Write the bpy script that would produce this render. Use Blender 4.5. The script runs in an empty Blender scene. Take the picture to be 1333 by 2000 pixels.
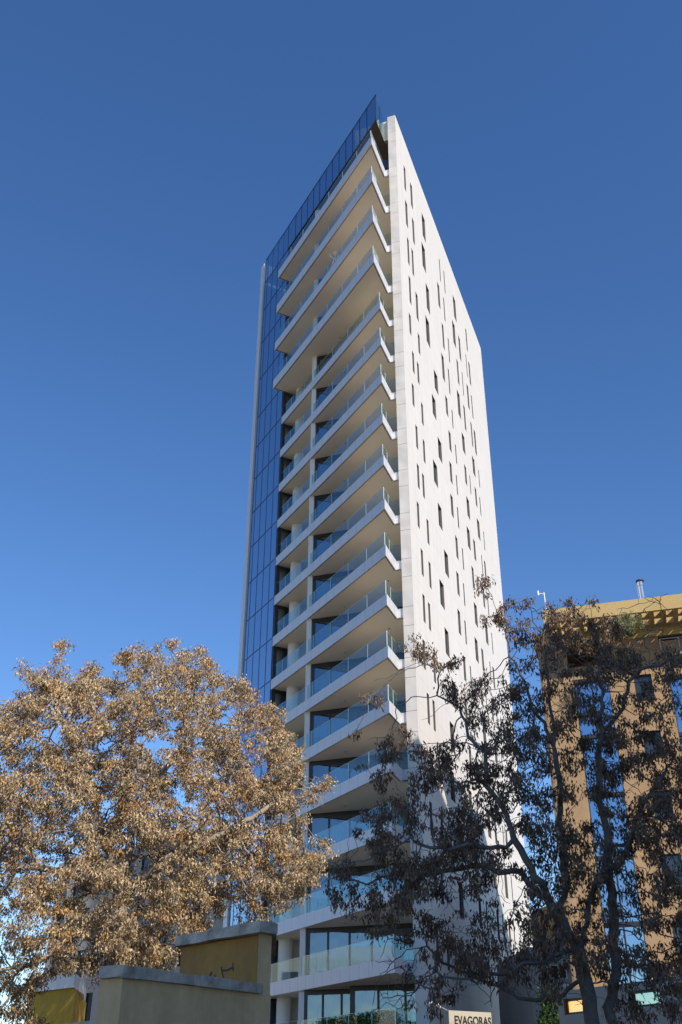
import bpy, math, random
import numpy as np
from mathutils import Vector, noise
R = math.radians
scene = bpy.context.scene
C = scene.collection

# ------------------------------------------------------------------ camera
EYE = 1.6
F_PX, PITCH, ROLL = 1959.8, R(30.58), R(-0.1654)
cam_d = bpy.data.cameras.new('camera')
cam_d.sensor_fit = 'VERTICAL'; cam_d.sensor_height = 36.0; cam_d.lens = F_PX / 2000 * 36.0
cam_d.clip_end = 3000; cam_d.clip_start = 0.1
cam = bpy.data.objects.new('camera', cam_d); C.objects.link(cam)
cam.location = (0, 0, EYE)
cam.rotation_euler = (R(90) + PITCH, 0, 0)
from mathutils import Matrix, Euler
cam.rotation_euler = (Euler((R(90) + PITCH, 0, 0)).to_matrix() @ Matrix.Rotation(-ROLL, 3, 'Z')).to_euler()
scene.camera = cam

# ------------------------------------------------------------------ light
SUN_AZ, SUN_EL = R(148), R(34)        # azimuth from +Y towards +X
w = bpy.data.worlds.new('World'); scene.world = w; w.use_nodes = True
nt = w.node_tree; bg = nt.nodes['Background']
sky = nt.nodes.new('ShaderNodeTexSky'); sky.sky_type = 'NISHITA'; sky.sun_disc = False
sky.sun_elevation = SUN_EL; sky.sun_rotation = SUN_AZ
sky.air_density = 1.0; sky.dust_density = 0.0; sky.ozone_density = 3.0; sky.altitude = 150
hsv = nt.nodes.new('ShaderNodeHueSaturation'); hsv.inputs['Saturation'].default_value = 1.2; hsv.inputs['Hue'].default_value = 0.507; hsv.inputs['Value'].default_value = 1.06
nt.links.new(sky.outputs[0], hsv.inputs['Color']); nt.links.new(hsv.outputs[0], bg.inputs[0])
bg.inputs[1].default_value = 0.15
sun_d = bpy.data.lights.new('sun', 'SUN'); sun_d.energy = 5.0; sun_d.angle = R(0.5); sun_d.color = (1.0, 0.90, 0.77)
sun = bpy.data.objects.new('sun', sun_d); C.objects.link(sun)
sdir = Vector((math.sin(SUN_AZ) * math.cos(SUN_EL), math.cos(SUN_AZ) * math.cos(SUN_EL), math.sin(SUN_EL)))
sun.rotation_euler = sdir.to_track_quat('Z', 'Y').to_euler()
scene.view_settings.view_transform = 'Standard'; scene.view_settings.look = 'None'
scene.view_settings.exposure = 0.12; scene.view_settings.gamma = 1.0
scene.render.engine = 'CYCLES'
scene.cycles.max_bounces = 8; scene.cycles.transparent_max_bounces = 16

# ------------------------------------------------------------------ materials
def mat(name):
    m = bpy.data.materials.new(name); m.use_nodes = True
    return m, m.node_tree.nodes, m.node_tree.links, m.node_tree.nodes['Principled BSDF']

def simple(name, col, rough=0.6, metal=0.0, noise_amt=0.0, noise_scale=3.0, spec=None, bump=0.0, bump_scale=20, col2=None):
    m, n, l, b = mat(name)
    b.inputs['Base Color'].default_value = (*col, 1); b.inputs['Roughness'].default_value = rough
    b.inputs['Metallic'].default_value = metal
    if spec is not None: b.inputs['Specular IOR Level'].default_value = spec
    if noise_amt > 0 or col2:
        t = n.new('ShaderNodeTexCoord'); nz = n.new('ShaderNodeTexNoise'); nz.inputs['Scale'].default_value = noise_scale
        nz.inputs['Detail'].default_value = 6; nz.inputs['Roughness'].default_value = 0.65
        l.new(t.outputs['Object'], nz.inputs['Vector'])
        r = n.new('ShaderNodeValToRGB'); r.color_ramp.elements[0].position = 0.3; r.color_ramp.elements[1].position = 0.72
        c2 = col2 or tuple(max(0, c * (1 - noise_amt)) for c in col)
        r.color_ramp.elements[0].color = (*c2, 1); r.color_ramp.elements[1].color = (*col, 1)
        l.new(nz.outputs[0], r.inputs[0]); l.new(r.outputs[0], b.inputs['Base Color'])
    if bump > 0:
        t = n.new('ShaderNodeTexCoord'); nz = n.new('ShaderNodeTexNoise'); nz.inputs['Scale'].default_value = bump_scale
        nz.inputs['Detail'].default_value = 5
        l.new(t.outputs['Object'], nz.inputs['Vector'])
        bp = n.new('ShaderNodeBump'); bp.inputs['Strength'].default_value = bump; bp.inputs['Distance'].default_value = 0.05
        l.new(nz.outputs[0], bp.inputs['Height']); l.new(bp.outputs[0], b.inputs['Normal'])
    return m

def panels(name, col, su, sv, ou=0.0, ov=0.0, lw=0.02, dark=0.35, rough=0.45, vary=0.04, vert=True, horiz=True, wav=0.0):
    """cladding: joints every su / sv metres along the face's own metre coordinates, slight tone per panel"""
    m, n, l, b = mat(name)
    b.inputs['Roughness'].default_value = rough
    tc = n.new('ShaderNodeTexCoord'); sx = n.new('ShaderNodeSeparateXYZ'); l.new(tc.outputs['UV'], sx.inputs[0])
    def mth(op, a, bb=None, c=None):
        q = n.new('ShaderNodeMath'); q.operation = op
        for i, v in enumerate((a, bb, c)):
            if v is None: continue
            if isinstance(v, (int, float)): q.inputs[i].default_value = v
            else: l.new(v, q.inputs[i])
        return q.outputs[0]
    U = mth('DIVIDE', mth('ADD', sx.outputs[0], -ou), su); V = mth('DIVIDE', mth('ADD', sx.outputs[1], -ov), sv)
    fu = mth('LESS_THAN', mth('FRACT', U), lw / su) if vert else None
    fv = mth('LESS_THAN', mth('FRACT', V), lw / sv) if horiz else None
    line = mth('MAXIMUM', fu, fv) if (fu and fv) else (fu or fv)
    cb = n.new('ShaderNodeCombineXYZ'); l.new(mth('FLOOR', U), cb.inputs[0]); l.new(mth('FLOOR', V), cb.inputs[1])
    wn = n.new('ShaderNodeTexWhiteNoise'); wn.noise_dimensions = '3D'; l.new(cb.outputs[0], wn.inputs['Vector'])
    nz = n.new('ShaderNodeTexNoise'); nz.inputs['Scale'].default_value = 0.35; nz.inputs['Detail'].default_value = 5
    mp = n.new('ShaderNodeMapping'); mp.inputs['Scale'].default_value = (3.0, 0.6, 1)   # faint rain streaks run down the face
    l.new(tc.outputs['UV'], mp.inputs[0]); l.new(mp.outputs[0], nz.inputs['Vector'])
    k = mth('SUBTRACT', 1.0 + vary, mth('MULTIPLY', wn.outputs['Value'], vary * 2))
    k2 = mth('MULTIPLY', k, mth('ADD', 0.93, mth('MULTIPLY', nz.outputs[0], 0.12)))
    k3 = mth('MULTIPLY', k2, mth('SUBTRACT', 1.0, mth('MULTIPLY', line, dark)))
    mx = n.new('ShaderNodeVectorMath'); mx.operation = 'SCALE'; mx.inputs[0].default_value = col
    l.new(k3, mx.inputs['Scale']); l.new(mx.outputs[0], b.inputs['Base Color'])
    if wav:
        n2 = n.new('ShaderNodeTexNoise'); n2.inputs['Scale'].default_value = 0.7; n2.inputs['Detail'].default_value = 1
        l.new(tc.outputs['UV'], n2.inputs['Vector'])
        bp = n.new('ShaderNodeBump'); bp.inputs['Strength'].default_value = wav; bp.inputs['Distance'].default_value = 0.3
        l.new(n2.outputs[0], bp.inputs['Height']); l.new(bp.outputs[0], b.inputs['Normal'])
    return m

def clear_glass(name, tint, refl=0.12, rough=0.0, wav=0.0, gloss_col=(1, 1, 1)):
    m, n, l, b = mat(name); n.remove(b)
    out = n['Material Output']
    tr = n.new('ShaderNodeBsdfTransparent'); tr.inputs[0].default_value = (*tint, 1)
    gl = n.new('ShaderNodeBsdfGlossy'); gl.inputs['Roughness'].default_value = rough; gl.inputs[0].default_value = (*gloss_col, 1)
    lw = n.new('ShaderNodeLayerWeight'); lw.inputs[0].default_value = 0.5
    pw = n.new('ShaderNodeMath'); pw.operation = 'POWER'; pw.inputs[1].default_value = 5.0; l.new(lw.outputs['Facing'], pw.inputs[0])
    mr = n.new('ShaderNodeMapRange'); mr.inputs['To Min'].default_value = refl; mr.inputs['To Max'].default_value = 1.0
    l.new(pw.outputs[0], mr.inputs[0])
    mx = n.new('ShaderNodeMixShader'); l.new(mr.outputs[0], mx.inputs[0]); l.new(tr.outputs[0], mx.inputs[1]); l.new(gl.outputs[0], mx.inputs[2])
    l.new(mx.outputs[0], out.inputs[0])
    if wav:
        tc = n.new('ShaderNodeTexCoord'); nz = n.new('ShaderNodeTexNoise'); nz.inputs['Scale'].default_value = 0.9; nz.inputs['Detail'].default_value = 1
        l.new(tc.outputs['Object'], nz.inputs['Vector'])
        bp = n.new('ShaderNodeBump'); bp.inputs['Strength'].default_value = wav; bp.inputs['Distance'].default_value = 0.05
        l.new(nz.outputs[0], bp.inputs['Height']); l.new(bp.outputs[0], gl.inputs['Normal'])
    return m

M = {}
M['white'] = panels('white_facade_panels', (0.745, 0.71, 0.655), 1.1, 1.6465, ou=0.3, ov=0.32, lw=0.03, dark=0.22, rough=0.5, vary=0.016)
M['fascia'] = panels('white_fascia_panels', (0.63, 0.63, 0.665), 1.02, 50, ou=0.53, ov=-20, lw=0.022, dark=0.6, rough=0.32, vary=0.015, horiz=False)
M['strip'] = panels('grey_metal_panels', (0.60, 0.57, 0.54), 40, 40, ou=-20, ov=-20, lw=0.001, dark=0.0, rough=0.3, vary=0.0, wav=0.6)
M['soffit'] = simple('painted_soffit', (0.89, 0.775, 0.635), 0.7, noise_amt=0.05, noise_scale=0.5)
M['groove'] = simple('dark_shadow_joint', (0.09, 0.07, 0.06), 0.7)
M['render_wall'] = simple('cream_render', (0.68, 0.63, 0.55), 0.8, noise_amt=0.04, noise_scale=0.8)
M['interior'] = simple('dim_interior', (0.22, 0.20, 0.18), 0.9)
M['column'] = simple('white_column_paint', (0.74, 0.71, 0.66), 0.6)
M['frame'] = simple('dark_aluminium', (0.035, 0.037, 0.042), 0.4, metal=0.2)
M['reveal'] = simple('grey_metal_reveal', (0.12, 0.115, 0.11), 0.45)
M['wglass'] = simple('dark_window_glass', (0.02, 0.024, 0.03), 0.04, spec=0.9)
M['pane'] = clear_glass('coated_pane', (0.42, 0.52, 0.60), refl=0.22, gloss_col=(0.75, 0.9, 1.0), wav=0.25)
M['rail'] = clear_glass('green_rail_glass', (0.86, 0.93, 0.925), refl=0.05, gloss_col=(0.8, 0.95, 1.0))
M['rail_edge'] = simple('polished_glass_edge', (0.62, 0.74, 0.72), 0.15, spec=0.8)
M['curtain'] = simple('pale_curtain', (0.62, 0.60, 0.55), 0.9, noise_amt=0.2, noise_scale=2.0)
M['louvre'] = simple('beige_louvre', (0.82, 0.78, 0.71), 0.5)
M['louvre_back'] = simple('louvre_backing', (0.16, 0.17, 0.19), 0.7)
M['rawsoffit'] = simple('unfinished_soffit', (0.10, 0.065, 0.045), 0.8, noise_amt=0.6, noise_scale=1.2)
M['lamp'] = simple('lamp_body', (0.5, 0.46, 0.4), 0.4)
M['steel'] = simple('stainless_steel', (0.75, 0.75, 0.75), 0.22, metal=1.0)
M['galv'] = simple('galvanised_metal', (0.55, 0.57, 0.58), 0.4, metal=0.7)
M['black'] = simple('black_paint', (0.015, 0.015, 0.015), 0.6)
M['white_paint'] = simple('white_paint', (0.8, 0.8, 0.78), 0.5)

def curtain_glass():
    """reflective blue facade glass; pale blinds show faintly behind some panes"""
    m, n, l, b = mat('blue_facade_glass'); n.remove(b); out = n['Material Output']
    tc = n.new('ShaderNodeTexCoord')
    df = n.new('ShaderNodeBsdfDiffuse'); df.inputs[0].default_value = (0.012, 0.045, 0.11, 1)
    gl = n.new('ShaderNodeBsdfGlossy'); gl.inputs[0].default_value = (0.66, 0.78, 0.93, 1); gl.inputs['Roughness'].default_value = 0.02
    tr = n.new('ShaderNodeBsdfTransparent'); tr.inputs[0].default_value = (0.20, 0.30, 0.42, 1)
    lw = n.new('ShaderNodeLayerWeight'); lw.inputs[0].default_value = 0.5
    pw = n.new('ShaderNodeMath'); pw.operation = 'POWER'; pw.inputs[1].default_value = 3.0; l.new(lw.outputs['Facing'], pw.inputs[0])
    mr = n.new('ShaderNodeMapRange'); mr.inputs['To Min'].default_value = 0.46; mr.inputs['To Max'].default_value = 1.0
    l.new(pw.outputs[0], mr.inputs[0])
    m1 = n.new('ShaderNodeMixShader'); m1.inputs[0].default_value = 0.5; l.new(df.outputs[0], m1.inputs[1]); l.new(tr.outputs[0], m1.inputs[2])
    m2 = n.new('ShaderNodeMixShader'); l.new(mr.outputs[0], m2.inputs[0]); l.new(m1.outputs[0], m2.inputs[1]); l.new(gl.outputs[0], m2.inputs[2])
    l.new(m2.outputs[0], out.inputs[0])
    nz = n.new('ShaderNodeTexNoise'); nz.inputs['Scale'].default_value = 0.5; nz.inputs['Detail'].default_value = 1
    l.new(tc.outputs['Object'], nz.inputs['Vector'])
    bp = n.new('ShaderNodeBump'); bp.inputs['Strength'].default_value = 0.35; bp.inputs['Distance'].default_value = 0.05
    l.new(nz.outputs[0], bp.inputs['Height']); l.new(bp.outputs[0], gl.inputs['Normal'])
    return m
M['curtain_glass'] = curtain_glass()
M['blind'] = simple('shaded_blind', (0.30, 0.30, 0.29), 0.9)
M['mullion'] = simple('blue_grey_mullion', (0.09, 0.13, 0.19), 0.35, metal=0.3)

def stained_wall(name, col, stain, scale=0.8, streak=(4, 4, 0.35), rough=0.85, lo=0.35, hi=0.7):
    m, n, l, b = mat(name); b.inputs['Roughness'].default_value = rough
    tc = n.new('ShaderNodeTexCoord'); mp = n.new('ShaderNodeMapping'); mp.inputs['Scale'].default_value = streak
    l.new(tc.outputs['Object'], mp.inputs[0])
    a = n.new('ShaderNodeTexNoise'); a.inputs['Scale'].default_value = scale; a.inputs['Detail'].default_value = 8; a.inputs['Roughness'].default_value = 0.7
    l.new(mp.outputs[0], a.inputs['Vector'])
    r = n.new('ShaderNodeValToRGB'); r.color_ramp.elements[0].position = lo; r.color_ramp.elements[1].position = hi
    r.color_ramp.elements[0].color = (*stain, 1); r.color_ramp.elements[1].color = (*col, 1); l.new(a.outputs[0], r.inputs[0])
    c = n.new('ShaderNodeTexNoise'); c.inputs['Scale'].default_value = 9; c.inputs['Detail'].default_value = 6
    l.new(tc.outputs['Object'], c.inputs['Vector'])
    mx = n.new('ShaderNodeMix'); mx.data_type = 'RGBA'; mx.blend_type = 'MULTIPLY'; mx.inputs[0].default_value = 0.25
    l.new(r.outputs[0], mx.inputs[6]); l.new(c.outputs[0], mx.inputs[7]); l.new(mx.outputs[2], b.inputs['Base Color'])
    bp = n.new('ShaderNodeBump'); bp.inputs['Strength'].default_value = 0.35; bp.inputs['Distance'].default_value = 0.02
    l.new(c.outputs[0], bp.inputs['Height']); l.new(bp.outputs[0], b.inputs['Normal'])
    return m
M['tan'] = stained_wall('tan_stucco', (0.50, 0.335, 0.185), (0.38, 0.25, 0.135), 0.5, (1.2, 1.2, 0.35))
M['ochre'] = stained_wall('ochre_paint', (0.62, 0.46, 0.20), (0.50, 0.36, 0.15), 0.4, (1, 1, 0.6))
M['ochre_dark'] = stained_wall('deep_ochre_render', (0.50, 0.27, 0.06), (0.30, 0.16, 0.05), 0.8, (1.5, 1.5, 0.7))
M['olive'] = stained_wall('weathered_yellow_render', (0.78, 0.54, 0.29), (0.58, 0.40, 0.22), 0.9, (1.6, 1.6, 0.35))
M['cap'] = stained_wall('weathered_concrete_cap', (0.74, 0.67, 0.58), (0.24, 0.21, 0.17), 2.6, (1, 1, 1))
M['yellow'] = stained_wall('bright_yellow_render', (0.75, 0.48, 0.05), (0.55, 0.33, 0.04), 0.9, (1.6, 1.6, 0.5))
M['greyb'] = stained_wall('grey_render', (0.50, 0.45, 0.40), (0.40, 0.36, 0.32), 0.4, (1, 1, 0.4))
M['paleb'] = stained_wall('pale_render', (0.42, 0.40, 0.38), (0.34, 0.32, 0.30), 0.3, (1, 1, 0.4))
M['orangeb'] = stained_wall('orange_render', (0.62, 0.40, 0.20), (0.50, 0.31, 0.15), 0.3, (1, 1, 0.4))
M['asphalt'] = simple('asphalt', (0.05, 0.05, 0.052), 0.9, noise_amt=0.3, noise_scale=2)
M['pavement'] = simple('pavement', (0.28, 0.26, 0.23), 0.9, noise_amt=0.2, noise_scale=2)
M['ground'] = simple('dusty_ground', (0.16, 0.135, 0.10), 0.95, noise_amt=0.3, noise_scale=0.2)
M['amber_glow'] = simple('amber_glow_glass', (0.62, 0.44, 0.14), 0.15, spec=0.8)
M['amber_glow'].node_tree.nodes['Principled BSDF'].inputs['Emission Color'].default_value = (1.0, 0.60, 0.18, 1); M['amber_glow'].node_tree.nodes['Principled BSDF'].inputs['Emission Strength'].default_value = 0.9  # added emission stands in for a sunlit reflection, no lamp behind the pane
M['mint_glass'] = clear_glass('pale_green_glass', (0.5, 0.6, 0.5), refl=0.5, gloss_col=(0.85, 1.0, 0.85), wav=0.3)
M['mirror_blue'] = clear_glass('mirror_glass', (0.10, 0.13, 0.16), refl=0.62, gloss_col=(0.55, 0.68, 0.82), wav=0.3)

def leafmat(name, cols, rough=0.7, trans=0.07):
    m, n, l, b = mat(name); b.inputs['Roughness'].default_value = rough; b.inputs['Specular IOR Level'].default_value = 0.2
    g = n.new('ShaderNodeNewGeometry'); r = n.new('ShaderNodeValToRGB')
    e = r.color_ramp.elements; e[0].position = 0; e[0].color = (*cols[0], 1); e[1].position = 1; e[1].color = (*cols[-1], 1)
    for i, c in enumerate(cols[1:-1]):
        x = e.new((i + 1) / (len(cols) - 1)); x.color = (*c, 1)
    l.new(g.outputs['Random Per Island'], r.inputs[0])
    at = n.new('ShaderNodeAttribute'); at.attribute_name = 'tone'
    mx = n.new('ShaderNodeVectorMath'); mx.operation = 'MULTIPLY'; l.new(r.outputs[0], mx.inputs[0]); l.new(at.outputs['Color'], mx.inputs[1])
    l.new(mx.outputs[0], b.inputs['Base Color'])
    tl = n.new('ShaderNodeBsdfTranslucent'); l.new(mx.outputs[0], tl.inputs[0])
    ms = n.new('ShaderNodeMixShader'); ms.inputs[0].default_value = trans
    l.new(b.outputs[0], ms.inputs[1]); l.new(tl.outputs[0], ms.inputs[2]); l.new(ms.outputs[0], n['Material Output'].inputs[0])
    return m
M['dry_leaf'] = leafmat('dry_tan_leaves', [(0.17, 0.10, 0.05), (0.39, 0.27, 0.15), (0.56, 0.43, 0.26), (0.65, 0.53, 0.34)])
M['dark_leaf'] = leafmat('dry_brown_leaves', [(0.10, 0.06, 0.04), (0.16, 0.11, 0.08), (0.22, 0.16, 0.12), (0.29, 0.19, 0.12)])
M['green_leaf'] = leafmat('green_leaves', [(0.02, 0.05, 0.012), (0.04, 0.09, 0.02), (0.08, 0.14, 0.03)])
M['olive_leaf'] = leafmat('silver_olive_leaves', [(0.12, 0.15, 0.07), (0.22, 0.26, 0.14), (0.32, 0.35, 0.2)])
M['bark_pale'] = simple('pale_bark', (0.42, 0.35, 0.28), 0.85, noise_amt=0.45, noise_scale=6, bump=0.5)
M['bark_grey'] = simple('grey_bark', (0.20, 0.18, 0.165), 0.85, noise_amt=0.4, noise_scale=6, bump=0.5)

# ------------------------------------------------------------------ geometry helpers
class MB:
    def __init__(s): s.v = []; s.f = []; s.uv = []; s.m = []
    def poly(s, pts, uv=None, m=0):
        i = len(s.v); s.v += [tuple(p) for p in pts]; s.f.append(list(range(i, i + len(pts))))
        s.uv.append(uv if uv else [(0, 0)] * len(pts)); s.m.append(m)
    def prism(s, P, z0, z1, m=0, mt=None, mb=None, u0=0.0, sides=None):
        """P: 2D outline (metres); sides carry (length along outline, height) coordinates"""
        A = sum(P[i][0] * P[(i + 1) % len(P)][1] - P[(i + 1) % len(P)][0] * P[i][1] for i in range(len(P)))
        if A < 0: P = P[::-1]
        mt = m if mt is None else mt; mb = m if mb is None else mb; u = u0
        for i in range(len(P)):
            a, b = P[i], P[(i + 1) % len(P)]; L = math.hypot(b[0] - a[0], b[1] - a[1])
            s.poly([(*a, z0), (*b, z0), (*b, z1), (*a, z1)], [(u, z0), (u + L, z0), (u + L, z1), (u, z1)], m); u += L
        s.poly([(*p, z1) for p in P], [tuple(p) for p in P], mt)
        s.poly([(*p, z0) for p in P[::-1]], [tuple(p) for p in P[::-1]], mb)
    def box(s, c, ex, ey, sx, sy, z0, z1, m=0):
        """box in plan: centre c, axes ex/ey, half sizes"""
        P = [(c[0] + a * sx * ex[0] + b * sy * ey[0], c[1] + a * sx * ex[1] + b * sy * ey[1]) for a, b in ((-1, -1), (1, -1), (1, 1), (-1, 1))]
        s.prism(P, z0, z1, m)
    def tube(s, pts, rad, n=8, m=0, cap=True):
        prev = None; rings = []
        for k, p in enumerate(pts):
            p = Vector(p); a = Vector(pts[max(0, k - 1)]); b = Vector(pts[min(len(pts) - 1, k + 1)])
            d = (b - a).normalized(); x = d.orthogonal().normalized() if prev is None else (prev - prev.dot(d) * d).normalized()
            prev = x; y = d.cross(x); r = float(rad[k] if hasattr(rad, "__len__") else rad)
            base = len(s.v)
            s.v += [tuple(p + r * (math.cos(t) * x + math.sin(t) * y)) for t in [2 * math.pi * j / n for j in range(n)]]
            rings.append(base)
        for a, b in zip(rings, rings[1:]):
            for j in range(n):
                s.f.append([a + j, a + (j + 1) % n, b + (j + 1) % n, b + j]); s.uv.append([(0, 0)] * 4); s.m.append(m)
        if cap:
            s.f.append([rings[0] + j for j in range(n)][::-1]); s.uv.append([(0, 0)] * n); s.m.append(m)
            s.f.append([rings[-1] + j for j in range(n)]); s.uv.append([(0, 0)] * n); s.m.append(m)
    def build(s, name, mats, parent=None, smooth=False, label=None, kind=None):
        me = bpy.data.meshes.new(name)
        o3 = parent_origin(parent)
        me.from_pydata([(x - o3[0], y - o3[1], z - o3[2]) for x, y, z in s.v], [], s.f)
        uvl = me.uv_layers.new(name='UVMap'); flat = [c for f in s.uv for p in f for c in p]
        uvl.data.foreach_set('uv', flat)
        for m_ in (mats if isinstance(mats, (list, tuple)) else [mats]): me.materials.append(m_)
        me.polygons.foreach_set('material_index', s.m)
        if smooth: me.polygons.foreach_set('use_smooth', [True] * len(s.f))
        me.update()
        o = bpy.data.objects.new(name, me); C.objects.link(o)
        if parent: o.parent = parent
        if label: o['label'] = label
        if kind: o['kind'] = kind
        return o

ORG = {}
def parent_origin(p):
    q = p
    while q is not None:
        if q in ORG: return ORG[q]
        q = q.parent
    return (0, 0, 0)
def thing(name, loc, label, cat, group=None):
    o = bpy.data.objects.new(name, None); C.objects.link(o); o.location = loc; o.empty_display_size = 0.5
    o['label'] = label; o['category'] = cat
    if group: o['group'] = group
    ORG[o] = tuple(loc); return o
def solo(mb, name, mats, loc, label, cat, group=None, smooth=False):
    d = bpy.data.objects.new('tmp', None); ORG[d] = tuple(loc)
    me_o = mb.build(name, mats, None, smooth)
    me = me_o.data; me.transform(Matrix.Translation(-Vector(loc))); me_o.location = loc
    me_o['label'] = label; me_o['category'] = cat
    if group: me_o['group'] = group
    del ORG[d]; bpy.data.objects.remove(d)
    return me_o

def direction(px, py):
    """direction of sight for a point of the 1333x2000 survey photograph (used to survey real places at a given distance)"""
    x, y = px - 666.5, py - 1000.0
    cr, sr = math.cos(-ROLL), math.sin(-ROLL); x, y = cr * x - sr * y, sr * x + cr * y
    c, s = math.cos(PITCH), math.sin(PITCH); cy = -y
    return Vector((x, -s * cy + c * F_PX, c * cy + s * F_PX)) / F_PX
def at(px, py, D):
    """the place seen at (px,py), D metres away along the ground"""
    d = direction(px, py); k = D / math.hypot(d.x, d.y); return Vector((d.x * k, d.y * k, d.z * k + EYE))
def polar(az, D): return (D * math.sin(R(az)), D * math.cos(R(az)))

# ------------------------------------------------------------------ tower frames
AL, AR = R(-28.466), R(19.826)
eL = (math.sin(AL), math.cos(AL)); nL = (-eL[1] * -1, eL[0] * -1)      # nL points into the building
eR = (math.sin(AR), math.cos(AR)); nR = (-eR[1], eR[0])                # nR points left, into the building
V1 = (2.7118, 53.5314)
def LP(u, v): return (V1[0] + u * eL[0] + v * nL[0], V1[1] + u * eL[1] + v * nL[1])
def RP(u, v): return (V1[0] + u * eR[0] + v * nR[0], V1[1] + u * eR[1] + v * nR[1])
PCu, PCw = 2.17, -1.02          # near corner of the long white wall in the right frame
ROOF = 71.1 + EYE
FL = 3.293; Z0 = 6.29 + EYE     # fascia top of storey 0
LOW = [Z0 + FL * k for k in range(-2, 14)]
UP = [52.46 + EYE, 56.57 + EYE, 60.85 + EYE, 64.96 + EYE]
tower = thing('apartment_tower', (V1[0] + 3, V1[1] + 12, 0), 'tall white wedge-shaped apartment tower with stacked sharp-cornered glass balconies', 'tower')

# ---- long white wall with slot windows
P1 = [(1.8, 2.3), (4.2, 4.7), (8.9, 10.0), (12.5, 13.2), (14.6, 14.95), (18.2, 19.2), (22.1, 23.05), (24.6, 24.9)]
P2 = [(2.25, 2.75), (3.55, 4.05), (7.75, 8.8), (12.9, 13.6), (15.05, 15.4), (18.3, 19.0), (20.2, 20.5), (22.2, 22.85), (24.05, 24.4)]
P3 = [(2.3, 2.8), (4.2, 4.7), (7.0, 8.15), (12.1, 12.85), (14.2, 14.6), (17.5, 18.5), (19.8, 20.5), (22.8, 23.1), (23.9, 24.5)]
rows = []
for k, P in {0: [(2.0, 2.5), (4.2, 4.7), (8.9, 10.0), (14.6, 14.95), (18.2, 19.2), (22.1, 23.05)], 1: P2, 2: P1, 3: P3, 4: P2, 5: P1, 6: P2, 7: P3, 8: P1, 9: P2, 10: P3, 11: P1, 12: P2, 13: P1}.items():
    rows.append((Z0 + FL * k - 0.02, Z0 + FL * k + 1.88, P))
rows.append((52.4 + EYE, 55.1 + EYE, [(2.2, 2.7), (4.1, 4.7), (7.0, 8.1), (12.0, 12.8), (14.2, 14.6), (17.4, 18.4), (19.8, 20.4), (22.6, 23.1), (23.9, 24.6)]))
rows.append((56.45 + EYE, 59.2 + EYE, [(2.2, 2.7), (3.45, 3.95), (7.7, 8.7), (12.9, 13.5), (15.0, 15.35), (18.2, 18.8), (20.2, 20.5), (22.1, 22.8), (23.9, 24.3)]))
rows.append((60.55 + EYE, 63.3 + EYE, [(2.1, 2.7), (4.1, 4.65), (7.0, 8.05), (12.1, 12.8), (14.2, 14.55), (17.45, 18.45), (19.8, 20.5), (22.75, 23.05), (23.9, 24.5)]))
rows.append((64.65 + EYE, 67.4 + EYE, [(2.1, 2.6), (4.0, 4.6), (7.6, 8.6), (13.45, 13.75), (15.1, 15.4), (18.6, 19.6), (23.7, 24.2)]))
def WP(u, dw=0.0): return RP(PCu + u, PCw + dw)      # point on the white wall's face, dw metres into it
WL = 27.6
mb = MB()
zs = sorted(set([0.0, ROOF] + [z for r in rows for z in r[:2]]))
for za, zb in zip(zs, zs[1:]):
    hol = [h for r in rows if r[0] <= za + 1e-6 and r[1] >= zb - 1e-6 for h in r[2]]
    us = [0.0] + [x for h in sorted(hol) for x in h] + [WL]
    for ua, ub in zip(us[0::2], us[1::2]):
        mb.poly([(*WP(ua), za), (*WP(ub), za), (*WP(ub), zb), (*WP(ua), zb)], [(ua, za), (ub, za), (ub, zb), (ua, zb)])
# back, top and far end of the wall slab
T = 0.66
mb.poly([(*WP(0, 0), ROOF), (*WP(WL, 0), ROOF), (*WP(WL, T), ROOF), (*WP(0, T), ROOF)])
mb.poly([(*WP(0, T), 0), (*WP(0, T), ROOF), (*WP(WL, T), ROOF), (*WP(WL, T), 0)], [(0, 0), (0, ROOF), (WL, ROOF), (WL, 0)])
mb.build('side_wall', [M['white']], tower)
# slot windows: metal reveal with glass set back
def slot(u0, u1, z0, z1, mbx):
    d = 0.14; i = 0.004
    a, b = u0, u1
    q = lambda u, dw, z: (*WP(u, dw), z)
    mbx.poly([q(a, -i, z0), q(a, d, z0), q(a, d, z1), q(a, -i, z1)], m=0)
    mbx.poly([q(b, d, z0), q(b, -i, z0), q(b, -i, z1), q(b, d, z1)], m=0)
    mbx.poly([q(a, -i, z1), q(a, d, z1), q(b, d, z1), q(b, -i, z1)], m=0)
    mbx.poly([q(a, d, z0), q(a, -i, z0), q(b, -i, z0), q(b, d, z0)], m=0)
    f = 0.05
    mbx.poly([q(a, d, z0), q(b, d, z0), q(b, d, z1), q(a, d, z1)], m=0)
    mbx.poly([q(a + f, d - 0.01, z0 + f), q(b - f, d - 0.01, z0 + f), q(b - f, d - 0.01, z1 - f), q(a + f, d - 0.01, z1 - f)], m=1)
hidden = MB()
for z0, z1, P in rows:
    for a, b in P:
        if z0 < Z0 + FL * 5.5: slot(a, b, z0, z1, hidden)
        else:
            m1 = MB(); slot(a, b, z0, z1, m1); m1.build('window', [M['reveal'], M['wglass']], tower)
hidden.build('lower_windows', [M['reveal'], M['wglass']], tower, kind='stuff')
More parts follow.
